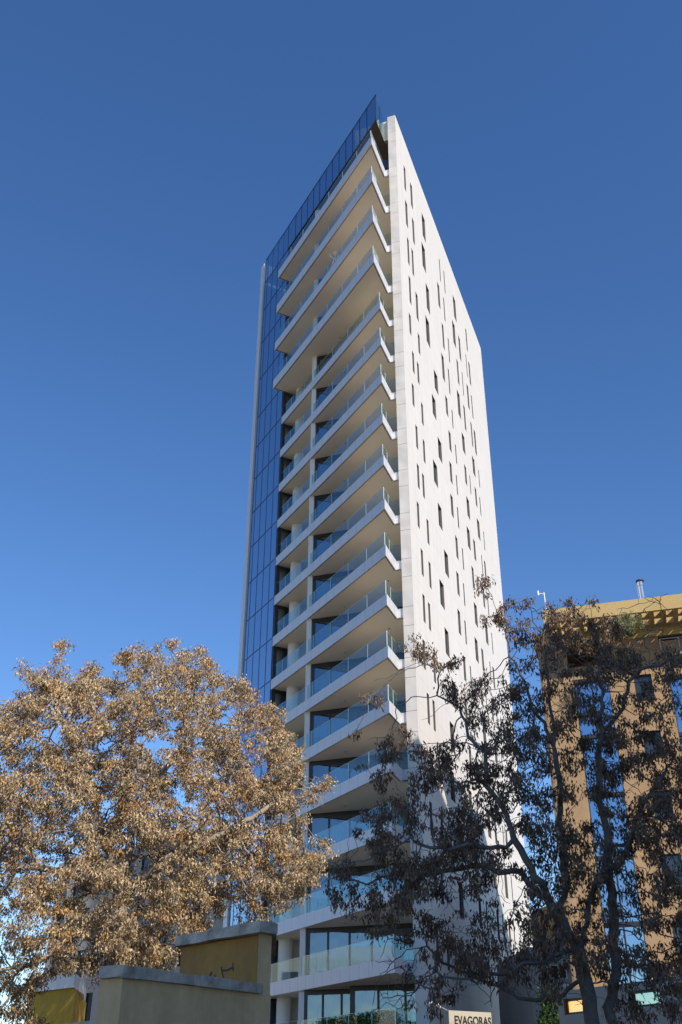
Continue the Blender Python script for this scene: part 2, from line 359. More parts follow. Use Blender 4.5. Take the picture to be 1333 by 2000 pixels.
# ---- end strip of the wall: stacked metal panels
joints = [0.0]
for z in LOW: joints += [z - 1.25, z]
for z in UP: joints += [z - 1.15, z]
joints += [67.95 + EYE, 69.15 + EYE, ROOF]
joints = sorted(j for j in joints if j >= 0)
mb = MB()
for a, b in zip(joints, joints[1:]):
    c = [WP(-0.03, 0.0), WP(-0.03, T), WP(0.0, T), WP(0.0, 0.0)]
    mb.prism([WP(-0.03, -0.0), WP(0.001, -0.0), WP(0.001, T), WP(-0.03, T)], a + 0.012, b - 0.012, 0)
mb.prism([WP(-0.005, 0.02), WP(0.05, 0.02), WP(0.05, T - 0.01), WP(-0.005, T - 0.01)], 0, ROOF - 0.02, 1)
mb.build('end_panels', [M['strip'], M['groove']], tower)
# ---- the wall runs on to the far edge; its lowest part is a louvred screen, and blade ends serrate the edge above it
mb = MB()
u0, u1 = WL + 0.001, 31.9
zl = 14.6
q = lambda u, dw, zz: (*WP(u, dw), zz)
mb.prism([WP(u0, 0.22), WP(u1 - 0.1, 0.22), WP(u1 - 0.1, 0.5), WP(u0, 0.5)], 0, zl, 1)
mb.poly([q(u0, 0, zl), q(u1 - .12, 0, zl), q(u1 - .12, 0, ROOF), q(u0, 0, ROOF)], [(u0, zl), (u1, zl), (u1, ROOF), (u0, ROOF)], 0)
mb.poly([q(u0, 0, zl), q(u0, 0.5, zl), q(u1 - .12, 0.5, zl), q(u1 - .12, 0, zl)], m=1)
mb.poly([q(u1 - .12, 0, zl), q(u1 - .12, 0.5, zl), q(u1 - .12, 0.5, ROOF), q(u1 - .12, 0, ROOF)], m=2)
mb.poly([q(u0, 0, ROOF), q(u1 - .12, 0, ROOF), q(u1 - .12, 0.5, ROOF), q(u0, 0.5, ROOF)], m=2)
z = 0.4
while z < ROOF - 0.25:
    low = z + 0.19 < zl
    a_ = u0 if low else u1 - 0.119
    bh = 0.12 if low else 0.13; dp = 0.2
    mb.poly([q(a_, 0.0, z), q(u1, 0.0, z), q(u1, 0.02, z + bh), q(a_, 0.02, z + bh)], m=2)
    mb.poly([q(a_, 0.02, z + bh), q(u1, 0.02, z + bh), q(u1, dp, z + bh + .01), q(a_, dp, z + bh + .01)], m=2)
    mb.poly([q(a_, 0.0, z), q(a_, dp, z + 0.02), q(u1, dp, z + 0.02), q(u1, 0.0, z)], m=2)
    mb.poly([q(u1, 0.0, z), q(u1, dp, z + 0.02), q(u1, dp, z + bh + .01), q(u1, 0.02, z + bh)], m=2)
    z += 0.19 if low else 0.38
mb.build('louvre_screen', [M['white'], M['louvre_back'], M['louvre']], tower)

# ---- balconies
def line_x(p, d, q, e):
    den = d[0] * e[1] - d[1] * e[0]; t = ((q[0] - p[0]) * e[1] - (q[1] - p[1]) * e[0]) / den
    return (p[0] + t * d[0], p[1] + t * d[1])
def outline(off, uend, inset=0.0):
    """plan of one balcony plate; off = how far the left face stands proud, inset shrinks the free edges"""
    w_ = -off + inset
    left0 = LP(0, w_); right0 = RP(0, 0 + inset)
    v = line_x(left0, eL, right0, eR)
    r = RP(2.30 - inset, inset)
    return [v, r, RP(2.30 - inset, -0.352), RP(16, -0.352), LP(uend - inset, 7.0), LP(uend - inset, w_)], v
def ring(mb_, A, B, z0, z1, m, closed_from=5):
    pass
def balcony(z, th, off, uend, top=1.06, first=False):
    A, v = outline(off, uend); B, _ = outline(off, uend, 0.07); Cc, _ = outline(off, uend, 0.13)
    m_ = MB()
    # free edges of the fascia: left end -> left face -> right face -> return
    seg = [(A[5], A[0], B[5], B[0]), (A[0], A[1], B[0], B[1]), (A[1], A[2], B[1], B[2]), (A[4], A[5], B[4], B[5])]
    for k, (a, b, ai, bi) in enumerate(seg):
        L = math.hypot(b[0] - a[0], b[1] - a[1])
        ua = {0: L, 1: 0, 2: 0, 3: 0}[k]; ub = {0: 0, 1: L, 2: L, 3: L}[k]
        if k == 3: ua, ub = 0.2, 0.2
        m_.poly([(*a, z - th), (*b, z - th), (*b, z), (*a, z)], [(ua, 0), (ub, 0), (ub, 1), (ua, 1)], 0)
        m_.poly([(*a, z - th), (*ai, z - th), (*bi, z - th), (*b, z - th)], [(0.2, 0)] * 4, 0)
        m_.poly([(*ai, z - th), (*ai, z - th + 0.1), (*bi, z - th + 0.1), (*bi, z - th)], [(0.2, 0)] * 4, 2)
    m_.poly([(*p, z) for p in A], [(0.2, 0)] * 6, 1)                       # floor
    m_.poly([(*p, z - th + 0.06) for p in B][::-1], [(0.2, 0)] * 6, 2)
    # soffit board, a dark joint left round it
    m_.poly([(*p, z - th + 0.02) for p in Cc][::-1], [(0.2, 0)] * 6, 1)
    for a, b in ((Cc[5], Cc[0]), (Cc[0], Cc[1]), (Cc[1], Cc[2]), (Cc[4], Cc[5])):
        m_.poly([(*a, z - th + 0.02), (*b, z - th + 0.02), (*b, z - th + 0.06), (*a, z - th + 0.06)], [(0.2, 0)] * 4, 2)
    bal = m_.build('balcony', [M['fascia'], M['soffit'], M['groove']], tower)
    # glass balustrade set back from the edge
    g, gv = outline(off, uend, 0.15); g2, _ = outline(off, uend, 0.162)
    gl = MB(); ed = MB()
    Ltot = math.hypot(g[5][0] - g[0][0], g[5][1] - g[0][1]); n = 6 if off == 0 else 6
    cuts = [0.0, 2.25, 4.65, 7.05, 9.45, 11.85, 14.25, Ltot]
    def lerp(a, b, t): return (a[0] + (b[0] - a[0]) * t, a[1] + (b[1] - a[1]) * t)
    for c0, c1 in zip(cuts, cuts[1:]):
        t0, t1 = (c0 + 0.012) / Ltot, (c1 - 0.012) / Ltot
        P = [lerp(g[0], g[5], t0), lerp(g[0], g[5], t1), lerp(g2[0], g2[5], t1), lerp(g2[0], g2[5], t0)]
        gl.prism(P, z + 0.01, z + top)
    Lr = math.hypot(g[1][0] - g[0][0], g[1][1] - g[0][1])
    for c0, c1 in ((0, 1.0), (1.0, Lr)):
        t0, t1 = (c0 + 0.012) / Lr, (c1 - 0.012) / Lr
        P = [lerp(g[0], g[1], t0), lerp(g[0], g[1], t1), lerp(g2[0], g2[1], t1), lerp(g2[0], g2[1], t0)]
        gl.prism(P, z + 0.01, z + top)
    gl.prism([g[1], g[2], g2[2], g2[1]], z + 0.01, z + top)
    gl.prism([g[5], lerp(g[5], g[4], 0.22), lerp(g2[5], g2[4], 0.22), g2[5]], z + 0.01, z + top)
    gl.build('glass_railing', [M['rail']], bal)
    # polished edges catch the light at the joints and along the top
    ex, ey = eL, nL
    for c in cuts[1:-1]:
        p = lerp(lerp(g[0], g[5], c / Ltot), lerp(g2[0], g2[5], c / Ltot), 0.5)
        ed.box(p, ex, ey, 0.011, 0.012, z + 0.01, z + top, 0)
    p = lerp(lerp(g[0], g[1], 1.0 / Lr), lerp(g2[0], g2[1], 1.0 / Lr), 0.5)
    ed.box(p, eR, nR, 0.011, 0.012, z + 0.01, z + top, 0)
    ed.box(gv, ex, ey, 0.014, 0.014, z + 0.01, z + top, 0)
    ed.prism([g[0], g[5], g2[5], g2[0]], z + top + 0.001, z + top + 0.012)
    ed.prism([g[0], g[1], g2[1], g2[0]], z + top + 0.0015, z + top + 0.0125)
    ed.build('railing_edge', [M['rail_edge']], bal)
    for (u_, v_) in ((7.5, 1.3), (2.9, 1.9), (12.4, 1.7)):
        q = LP(u_, v_ - off * 0.5); lm = MB()
        lm.tube([(q[0], q[1], z - th + 0.02), (q[0], q[1], z - th - 0.07)], 0.065, 10)
        lm.build('ceiling_lamp', [M['lamp']], bal, smooth=False)
    return bal
for z in LOW[1:]: balcony(z, 0.72, 0.0, 16.1)
for i, z in enumerate(UP): balcony(z, 0.84 if i < 2 else 0.9, 0.96, 15.95)
# ground storey plate below the frame
mb = MB(); mb.prism(outline(0, 16.1)[0], 0, 0.25); mb.build('plinth', [M['pavement']], tower)

# ---- window walls behind the balconies, one per storey
def window_wall(zb, zt, k):
    uw = 7.32
    fr = MB(); pn = MB(); ct = MB(); wl = MB()
    H0, H1 = zb + 0.02, zt
    def run(us, w_list, last_h=0.24):
        pass
    segs = [(7.55, -0.35, uw)] if k != -1 else [(7.55, 4.2, 7.1), (4.2, -0.35, 5.6)]
    for wa, wb, uu in segs:
        # head and sill
        fr.box(RP(uu, (wa + wb) / 2), nR, eR, abs(wa - wb) / 2, 0.06, H1 - 0.26, H1 - 0.0, 0)
        fr.box(RP(uu, (wa + wb) / 2), nR, eR, abs(wa - wb) / 2, 0.06, H0, H0 + 0.1, 0)
        n = max(2, round(abs(wa - wb) / 1.3)); 
        for j in range(n + 1):
            wv = wa + (wb - wa) * j / n
            wv = min(max(wv, min(wa, wb) + 0.09), max(wa, wb) - 0.09)
            fr.box(RP(uu, wv), nR, eR, 0.09 if j in (0,) else 0.055, 0.055, H0 + 0.1, H1 - 0.26, 0)
        pn.prism([RP(uu - 0.01, wa), RP(uu - 0.01, wb), RP(uu + 0.01, wb), RP(uu + 0.01, wa)], H0 + 0.1, H1 - 0.26)
        # curtains drawn in bunches
        rnd = random.Random(k * 7 + 3)
        for (c0, c1) in ((wa - 0.3, wa - 1.5 - rnd.random()), (wb + 1.8 + rnd.random(), wb + 0.6)):
            N = 26; pts = []
            for j in range(N + 1):
                t = j / N; pts.append((c0 + (c1 - c0) * t, 0.35 + 0.06 * math.sin(t * 40 + k)))
            for p, q in zip(pts, pts[1:]):
                a = RP(uu + p[1], p[0]); b = RP(uu + q[1], q[0])
                ct.poly([(*a, H0), (*b, H0), (*b, H1 - 0.2), (*a, H1 - 0.2)])
    if k == -1:
        fr.box(RP(6.35, 4.25), eR, nR, 0.75, 0.06, H0, H1, 0)
    ww = fr.build('window_wall', [M['frame']], tower)
    pn.build('pane', [M['pane']], ww); ct.build('curtain', [M['curtain']], ww)
    # recess behind the round column: cream side wall, back wall and a dark door and window
    wl.box(RP(9.6, 7.75), eR, nR, 2.28, 0.14, H0, H1, 0)
    wl.box(RP(11.9, 9.3), eR, nR, 0.12, 1.45, H0, H1, 0)
    wl.build('recess_wall', [M['render_wall']], tower)
    dr = MB(); dr.box(RP(11.75, 9.1), eR, nR, 0.04, 0.55, H0, H1 - 0.45, 0)
    d_ = dr.build('door', [M['frame']], tower)
    dg = MB(); dg.box(RP(11.70, 9.1), eR, nR, 0.012, 0.44, H0 + 0.12, H1 - 0.55, 0); dg.build('pane', [M['wglass']], d_)
    sw = MB()
    for va, vb in ((0.02, 0.30), (2.3, 2.5), (4.4, 4.6)):
        sw.box(LP(15.99, (va + vb) / 2), nL, eL, (vb - va) / 2, 0.07, H0, H1, 0)
    sw.box(LP(15.99, 2.3), nL, eL, 2.29, 0.06, H1 - 0.22, H1 - 0.001, 0)
    s_ = sw.build('side_window', [M['frame']], tower)
    sp = MB(); sp.box(LP(15.99, 2.3), nL, eL, 2.28, 0.015, H0, H1 - 0.22, 0); sp.build('pane', [M['pane']], s_)
zz = [0.25] + LOW[1:] + UP
th = lambda i: 0.70
allz = LOW[1:] + UP
window_wall(0.25, LOW[1] - 0.70, -2)
for i, z in enumerate(allz):
    nxt = allz[i + 1] - (0.70 if i + 1 < len(LOW) - 1 else 0.84) if i + 1 < len(allz) else 68.3 + EYE
    window_wall(z, nxt + 0.0, i - 1)
# dim rooms behind the glass
mb = MB()
mb.prism([RP(12.6, -0.3), RP(12.8, -0.3), RP(12.8, 12.0), RP(12.6, 12.0)], 0.3, 68.2 + EYE)
mb.prism([LP(18.0, 3.2), LP(21.0, 3.2), LP(21.0, 3.4), LP(18.0, 3.4)], 0.3, 68.2 + EYE)
mb.build('core_wall', [M['interior']], tower)
# pier and round column running the full height
mb = MB(); mb.prism([RP(7.15, 7.58), RP(7.45, 7.58), RP(7.45, 7.93), RP(7.15, 7.93)], 0.25, 68.3 + EYE); mb.build('pier', [M['column']], tower)
q = LP(15.05, 1.25); mb = MB(); mb.tube([(q[0], q[1], 0.25), (q[0], q[1], UP[0] - 0.8)], 0.45, 28); mb.build('column', [M['column']], tower, smooth=False)
# ---- blue curtain wall on the left flank and the glass crown
ULf = [16.12, 17.15, 18.35, 19.55, 20.7, 21.2]
cz = [0.0] + LOW[1:] + [52.3 + EYE, 56.55 + EYE, 60.8 + EYE, 64.8 + EYE, 68.3 + EYE, 71.37 + EYE]
cz = sorted(cz)
gl = MB(); mu = MB(); bl = MB(); rnd = random.Random(5)
for a, b in zip(ULf, ULf[1:]):
    for c, d in zip(cz, cz[1:]):
        gl.poly([(*LP(b - 0.03, 0.0 + rnd.uniform(0, 0.004)), c + 0.03), (*LP(a + 0.03, 0.0 + rnd.uniform(0, 0.004)), c + 0.03), (*LP(a + 0.03, 0), d - 0.03), (*LP(b - 0.03, 0), d - 0.03)])
        if d < 66 and rnd.random() < 0.75:          # pale blinds behind the glass
            t = rnd.uniform(0.0, 0.35)
            bl.poly([(*LP(b - 0.04, 0.1), c + 0.1), (*LP(a + 0.04, 0.1), c + 0.1), (*LP(a + 0.04, 0.1), d - 0.2 - t), (*LP(b - 0.04, 0.1), d - 0.2 - t)])
for a in ULf: mu.box(LP(a, 0.035), eL, nL, 0.024, 0.055, 0, 71.37 + EYE, 0)
for c in cz[1:]: mu.prism([LP(16.12, -0.03), LP(21.2, -0.03), LP(21.2, 0.09), LP(16.12, 0.09)], c - 0.025, c + 0.025)
cw = mu.build('curtain_wall', [M['mullion']], tower); gl.build('pane', [M['curtain_glass']], cw); bl.build('blind', [M['blind']], cw)
gl = MB(); mu = MB(); z0, z1 = 68.3 + EYE, 71.37 + EYE
ap = line_x(LP(0, -0.05), eL, RP(-0.1, 0.0), eR)
us = [-0.08] + [1.4 + 1.2 * i for i in range(13)]
us[-1] = 16.12
for a, b in zip(us, us[1:]):
    gl.poly([(*LP(b - 0.02, -0.01), z0), (*LP(a + 0.02, -0.01), z0), (*LP(a + 0.02, -0.01), z1), (*LP(b - 0.02, -0.01), z1)])
    mu.box(LP(b, 0.02), eL, nL, 0.03, 0.05, z0, z1)
for zc in (z0, z1): mu.prism([LP(-0.1, -0.03), LP(16.12, -0.03), LP(16.12, 0.09), LP(-0.02, 0.09)], zc - 0.04, zc + 0.04)
cr = mu.build('glass_crown', [M['frame']], tower); gl.build('pane', [M['curtain_glass']], cr)
gl = MB(); mu = MB(); ur = [-0.05, 1.15, 2.3]
for a, b in zip(ur, ur[1:]):
    gl.prism([RP(a + 0.02, 0), RP(b - 0.02, 0), RP(b - 0.02, 0.015), RP(a + 0.02, 0.015)], z0 + 0.04, z1)
    mu.box(RP(a, 0.01), eR, nR, 0.02, 0.03, z0, z1 - 0.003)
mu.prism([RP(-0.08, -0.02), RP(2.4, -0.02), RP(2.4, 0.06), RP(-0.08, 0.06)], z0 - 0.038, z0 + 0.038)
cr = mu.build('crown_return', [M['frame']], tower); gl.build('pane', [M['rail']], cr)
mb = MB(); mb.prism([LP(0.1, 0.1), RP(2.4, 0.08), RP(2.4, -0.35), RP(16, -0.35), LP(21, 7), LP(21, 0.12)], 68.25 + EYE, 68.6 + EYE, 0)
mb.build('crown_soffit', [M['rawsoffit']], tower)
mb = MB(); mb.prism([RP(2.45, -0.34), RP(2.75, -0.34), RP(2.75, 2.6), RP(2.45, 2.6)], 68.61 + EYE, 71.0 + EYE)
mb.build('parapet_wall', [M['render_wall']], tower)
mb = MB(); mb.prism([LP(21.42, -0.12), LP(22.1, -0.12), LP(22.1, 12), LP(21.42, 12)], 0, 71.0 + EYE)
mb.build('flank_wall', [M['fascia']], tower)
mb = MB(); mb.prism([RP(16.1, -0.34), RP(28, -0.34), RP(28, 12), LP(21.3, 12), LP(21.3, 7.1), LP(16.2, 7.1)], 0, 69 + EYE)
mb.build('rear_block', [M['white']], tower)
# small white object on an upper balcony
q = LP(5.9, -0.55); zb = UP[2] 

# ------------------------------------------------------------------ trees
def in_poly(P, x, y):
    c = False; j = len(P) - 1
    for i in range(len(P)):
        if (P[i][1] > y) != (P[j][1] > y) and x < (P[j][0] - P[i][0]) * (y - P[i][1]) / (P[j][1] - P[i][1]) + P[i][0]: c = not c
        j = i
    return c
def grow(seeds, pts, step, infl, kill, iters, rng, bias=(0, 0, 0.0)):
    """space colonisation: seeds = list of polylines (first point of the first is the root)"""
    nodes = []; par = []
    for s_, attach in seeds:
        last = attach
        if attach == 'near':
            p0 = np.array(s_[0]); last = int(np.argmin([np.sum((p0 - q) ** 2) for q in nodes]))
        for a, b in zip(s_, s_[1:]):
            a = np.array(a); b = np.array(b); n = max(1, int(np.linalg.norm(b - a) / step))
            if last == -1 and not nodes or last == 'root': nodes.append(a); par.append(-1); last = len(nodes) - 1
            for i in range(1, n + 1):
                nodes.append(a + (b - a) * i / n + rng.normal(0, step * 0.12, 3)); par.append(last); last = len(nodes) - 1
    N = np.array(nodes); P = list(par); A = np.array(pts)
    bias = np.array(bias)
    for it in range(iters):
        if len(A) == 0: break
        if it == 0:
            d = np.linalg.norm(A[:, None, :] - N[None, :, :], axis=2); near = d.argmin(1); dist = d.min(1)
        m = dist < infl
        if not m.any():
            m = dist < dist.min() * 1.3
        acc = {}
        for i in np.nonzero(m)[0]:
            v = A[i] - N[near[i]]; acc.setdefault(int(near[i]), []).append(v / (np.linalg.norm(v) + 1e-9))
        new = []
        for j, vs in acc.items():
            v = np.mean(vs, 0) + bias + rng.normal(0, 0.22, 3); v /= np.linalg.norm(v) + 1e-9
            new.append(N[j] + v * step); P.append(j)
        new = np.array(new); base = len(N); N = np.vstack([N, new])
        d2 = np.linalg.norm(A[:, None, :] - new[None, :, :], axis=2); k = d2.argmin(1); dm = d2[np.arange(len(A)), k]
        up = dm < dist; near = np.where(up, base + k, near); dist = np.where(up, dm, dist)
        keep = dist > kill; A = A[keep]; near = near[keep]; dist = dist[keep]
    return N, np.array(P)
def skeleton_mesh(name, N, P, tip, base_r, material, parent, power=2.3, curve=1.05):
    ch = [[] for _ in N]
    for i, p in enumerate(P):
        if p >= 0: ch[p].append(i)
    r = np.zeros(len(N)); order = list(range(len(N)))[::-1]
    acc = np.zeros(len(N))
    for i in order:
        r[i] = max(tip, acc[i] ** (1 / power)) if ch[i] else tip
        if P[i] >= 0: acc[P[i]] += r[i] ** power
    root_r = max(r[i] for i in range(len(N)) if P[i] == -1)
    r = tip + (base_r - tip) * ((r - tip) / (root_r - tip)) ** curve
    mb_ = MB(); done = set()
    starts = [i for i in range(len(N)) if P[i] == -1]
    stack = [(s_, None) for s_ in starts]
    while stack:
        i, frm = stack.pop()
        pts = [tuple(N[frm])] if frm is not None else []; rr = [min(r[frm], r[i] * 1.25)] if frm is not None else []
        while True:
            pts.append(tuple(N[i])); rr.append(r[i])
            if not ch[i]: break
            c = sorted(ch[i], key=lambda q_: -r[q_])
            for o_ in c[1:]: stack.append((o_, i))
            i = c[0]
        if len(pts) >= 2:
            rr[-1] *= 0.5
            mb_.tube(pts, rr, 9 if max(rr) > 0.06 else (6 if max(rr) > 0.02 else 4), cap=False)
    o = mb_.build(name, [material], parent, smooth=True)
    return o, r, ch
def leaf_clusters(name, centres, rng, material, parent, n_leaf, spread, length, width, droop=1.0, tone_fn=None, hang=0.6):
    cs = np.repeat(np.array(centres), n_leaf, axis=0); n = len(cs); cid = np.repeat(np.arange(len(centres)), n_leaf)
    off = rng.normal(0, 1, (n, 3)); off /= np.linalg.norm(off, axis=1)[:, None]; off *= (rng.random((n, 1)) ** 0.5) * spread
    off[:, 2] = off[:, 2] * 0.75 - spread * hang * rng.random(n)
    # elongate each cluster along a random sideways axis
    ax = rng.normal(0, 1, (len(centres), 3)); ax[:, 2] *= 0.3; ax /= np.linalg.norm(ax, axis=1)[:, None]
    off += ax[cid] * (rng.normal(0, 0.45, n) * spread)[:, None]
    d = rng.normal(0, 0.55, (n, 3)); d[:, 2] -= droop; d /= np.linalg.norm(d, axis=1)[:, None]
    s_ = np.cross(d, rng.normal(0, 1, (n, 3))); s_ /= np.linalg.norm(s_, axis=1)[:, None]
    nn = np.cross(d, s_)
    Ln = length * rng.uniform(0.6, 1.25, (n, 1)); Wd = width * rng.uniform(0.6, 1.3, (n, 1))
    base = cs + off; mid = base + d * Ln * 0.45 + nn * Wd * 0.35; tip = base + d * Ln + nn * Ln * rng.uniform(-0.25, 0.25, (n, 1))
    V = np.empty((n, 4, 3)); V[:, 0] = base; V[:, 1] = mid + s_ * Wd * 0.5; V[:, 2] = tip; V[:, 3] = mid - s_ * Wd * 0.5
    o3 = np.array(parent_origin(parent)); V -= o3
    me = bpy.data.meshes.new(name); me.vertices.add(n * 4); me.vertices.foreach_set('co', V.reshape(-1).astype(np.float32))
    me.loops.add(n * 4); me.loops.foreach_set('vertex_index', np.arange(n * 4, dtype=np.int32))
    me.polygons.add(n); me.polygons.foreach_set('loop_start', np.arange(0, n * 4, 4, dtype=np.int32))
    me.polygons.foreach_set('loop_total', np.full(n, 4, dtype=np.int32))
    me.update(calc_edges=True)
    # tone of each seed bunch: some bunches are older and redder than others
    t = rng.uniform(0.7, 1.15, len(centres)); red = rng.random(len(centres))
    col = np.ones((len(centres), 4)); col[:, 0] = t; col[:, 1] = t * np.where(red < 0.14, 0.82, 1.0); col[:, 2] = t * np.where(red < 0.14, 0.62, 1.0)
    a = me.color_attributes.new('tone', 'FLOAT_COLOR', 'POINT'); a.data.foreach_set('color', np.repeat(col[cid], 4, axis=0).reshape(-1).astype(np.float32))
    me.materials.append(material)
    o = bpy.data.objects.new(name, me); C.objects.link(o); o.parent = parent
    return o
def tips_of(N, P, ch, r, rmax): return [i for i in range(len(N)) if r[i] <= rmax]

# ---- left tree: sunlit, thick with dry tan seed bunches
rng = np.random.default_rng(11)
DLT = 25.0
lt_poly = [(-160, 1480), (-60, 1400), (0, 1372), (30, 1300), (75, 1292), (130, 1268), (160, 1300), (215, 1300), (232, 1258), (262, 1243), (330, 1240), (352, 1238), (372, 1262), (418, 1288), (436, 1330),
           (478, 1318), (520, 1345), (548, 1392), (572, 1425), (600, 1452), (612, 1500), (652, 1528), (640, 1560), (622, 1600), (645, 1650), (640, 1700), (600, 1735), (560, 1775), (520, 1800), (440, 1800), (380, 1835), (360, 1885), (262, 1890), (205, 1890), (172, 1880), (150, 1890), (110, 1896), (85, 1950), (60, 2080), (-160, 2080)]
lt = thing('dry_tree', (*at(238, 1900, DLT).xy, 0), 'large sunlit tree thick with dry tan seed bunches behind the yellow wall', 'tree')
ccx, ccy = 250, 1600
pts = []
while len(pts) < 7000:
    x, y = rng.uniform(-160, 655), rng.uniform(1235, 2080)
    jx = 34 * noise.noise(Vector((x * 0.02, y * 0.02, 3.1))); jy = 46 * noise.noise(Vector((x * 0.022, y * 0.02, 9.7)))
    if not in_poly(lt_poly, x + jx, y + jy): continue
    rr = min(1, math.hypot((x - ccx) / 430, (y - ccy) / 380)); hw = 3.4 * math.sqrt(max(0.08, 1 - rr * rr))
    D = DLT + rng.uniform(-hw, hw)
    # gaps: leave out pockets of the crown
    nv = noise.noise(Vector((x * 0.012, y * 0.014, D * 0.35)))
    if nv < -0.27: continue
    pts.append(tuple(at(x, y, D)))
tr = lambda L, D=DLT: [tuple(at(x, y, D + dd)) for x, y, dd in L]
b0 = at(240, 1900, DLT); root = (b0.x, b0.y, -0.1)
seeds = [([root] + tr([(238, 1880, 0), (236, 1800, 0), (240, 1720, 0.1)]), -1),
         (tr([(240, 1720, 0), (262, 1640, 0.3), (290, 1560, 0.4), (330, 1500, 0.2), (380, 1440, 0), (400, 1370, 0)]), 'near'),
         (tr([(240, 1720, 0), (205, 1650, -0.3), (190, 1560, -0.4), (150, 1460, -0.2), (110, 1380, 0)]), 'near'),
         (tr([(262, 1640, 0), (250, 1540, 0.6), (265, 1440, 0.8), (280, 1340, 0.6)]), 'near'),
         (tr([(240, 1740, 0), (170, 1720, -1.0), (90, 1700, -1.2), (20, 1690, -1)]), 'near'),
         (tr([(240, 1740, 0), (330, 1690, -0.8), (420, 1640, -1.2), (510, 1590, -1.0), (580, 1540, -0.6)]), 'near'),
         (tr([(238, 1800, 0), (150, 1830, -0.8), (80, 1880, -1.2), (10, 1900, -1.5)]), 'near')]
Nn, Pp = grow(seeds, pts, 0.19, 1.6, 0.22, 150, rng)
sk, r_, ch_ = skeleton_mesh('trunk', Nn, Pp, 0.006, 0.20, M['bark_pale'], lt)
cand = [i for i in range(len(Nn)) if r_[i] < 0.014 and noise.noise(Vector(Nn[i]) * 1.15) > -0.2]
rng.shuffle(cand)
cen = [Nn[i] + rng.normal(0, 0.07, 3) for i in cand[:11500]]
leaf_clusters('crown', cen, rng, M['dry_leaf'], lt, 56, 0.148, 0.084, 0.031)
print('left tree', len(Nn), len(cand), len(cen))

# ---- right tree: in shade, darker, more open
rng = np.random.default_rng(23)
DRT = 18.0
rt = thing('dry_tree', (*at(1190, 1990, DRT).xy, 0), 'shaded open-crowned tree with dark twin trunks and drooping brown seed bunches', 'tree')
clumps = [(945, 1140, 22, .35), (1020, 1182, 32, .8), (1110, 1178, 38, .9), (1142, 1172, 16, .9), (1062, 1208, 40, 1), (1000, 1235, 22, .7), (1100, 1232, 40, 1), (1150, 1255, 62, 1.3), (1195, 1275, 50, 1.2), (1060, 1275, 36, 1), (965, 1215, 30, .4),
          (788, 1238, 18, .6), (802, 1255, 20, .9), (832, 1268, 22, .9), (872, 1300, 28, .9), (905, 1315, 38, 1), (930, 1345, 52, 1.1), (962, 1385, 56, 1.2), (1002, 1335, 46, 1), (1050, 1345, 46, 1.1), (1040, 1435, 56, 1.2), (980, 1452, 50, 1.2), (1090, 1400, 50, 1),
          (1200, 1370, 56, 1.2), (1242, 1402, 46, 1), (1300, 1382, 36, .9), (1282, 1452, 40, 1), (1180, 1452, 66, 1.2), (1150, 1382, 46, 1), (740, 1345, 30, .9), (720, 1460, 34, .9), (762, 1472, 36, 1), (812, 1442, 36, 1), (832, 1475, 52, 1.2), (880, 1505, 62, 1.3),
          (850, 1565, 80, 1.4), (782, 1600, 74, 1.4), (800, 1660, 76, 1.4), (735, 1615, 56, 1.2), (705, 1722, 74, 1.2), (645, 1702, 46, 1.1), (622, 1745, 26, .9), (762, 1702, 74, 1.3), (832, 1702, 66, 1.3), (880, 1652, 74, 1.3), (920, 1602, 66, 1.2), (960, 1532, 70, 1.2),
          (1000, 1565, 56, 1.1), (900, 1762, 56, 1.2), (860, 1802, 56, 1.2), (820, 1885, 28, .9), (850, 1922, 36, 1), (932, 1832, 46, 1.1), (962, 1852, 40, 1), (1022, 1865, 28, .9), (1100, 1642, 56, 1.1), (1130, 1702, 74, 1.3), (1180, 1732, 80, 1.4), (1242, 1702, 66, 1.2),
          (1292, 1722, 56, 1.2), (1222, 1782, 76, 1.4), (1152, 1802, 56, 1.2), (1062, 1802, 46, 1.1), (1082, 1872, 42, 1.1), (1292, 1852, 66, 1.2), (1322, 1902, 46, 1.1), (1242, 1852, 56, 1.2), (1312, 1642, 56, 1.1), (1262, 1612, 56, 1.1), (1292, 1562, 46, 1),
          (1180, 1562, 60, 1.1), (1052, 1542, 36, 1), (1150, 1482, 56, 1.1), (1390, 1500, 70, 1), (1400, 1650, 80, 1), (1390, 1800, 80, 1), (1280, 1950, 50, .9), (1300, 1300, 30, .6), (900, 1420, 30, .8), (1110, 1520, 50, 1), (1220, 1490, 40, 1),
          (1240, 1560, 46, 1), (1010, 1500, 46, 1), (1010, 1400, 40, 1), (1120, 1320, 46, 1.1), (1230, 1330, 40, .9), (690, 1680, 40, 1), (1330, 1760, 60, 1.1), (1180, 1650, 60, 1.1), (1040, 1650, 36, .8)]
pts = []; leafpts = []
for (x, y, rad, wgt) in clumps:
    dd = rng.uniform(-1.7, 1.7)
    for _ in range(int(wgt * 3 + rad * rad * 0.006 * wgt)):
        a = rng.uniform(0, 2 * math.pi); q_ = math.sqrt(rng.random()) * rad
        pts.append(tuple(at(x + q_ * math.cos(a), y + q_ * 0.9 * math.sin(a), DRT + dd + rng.normal(0, 0.25))))
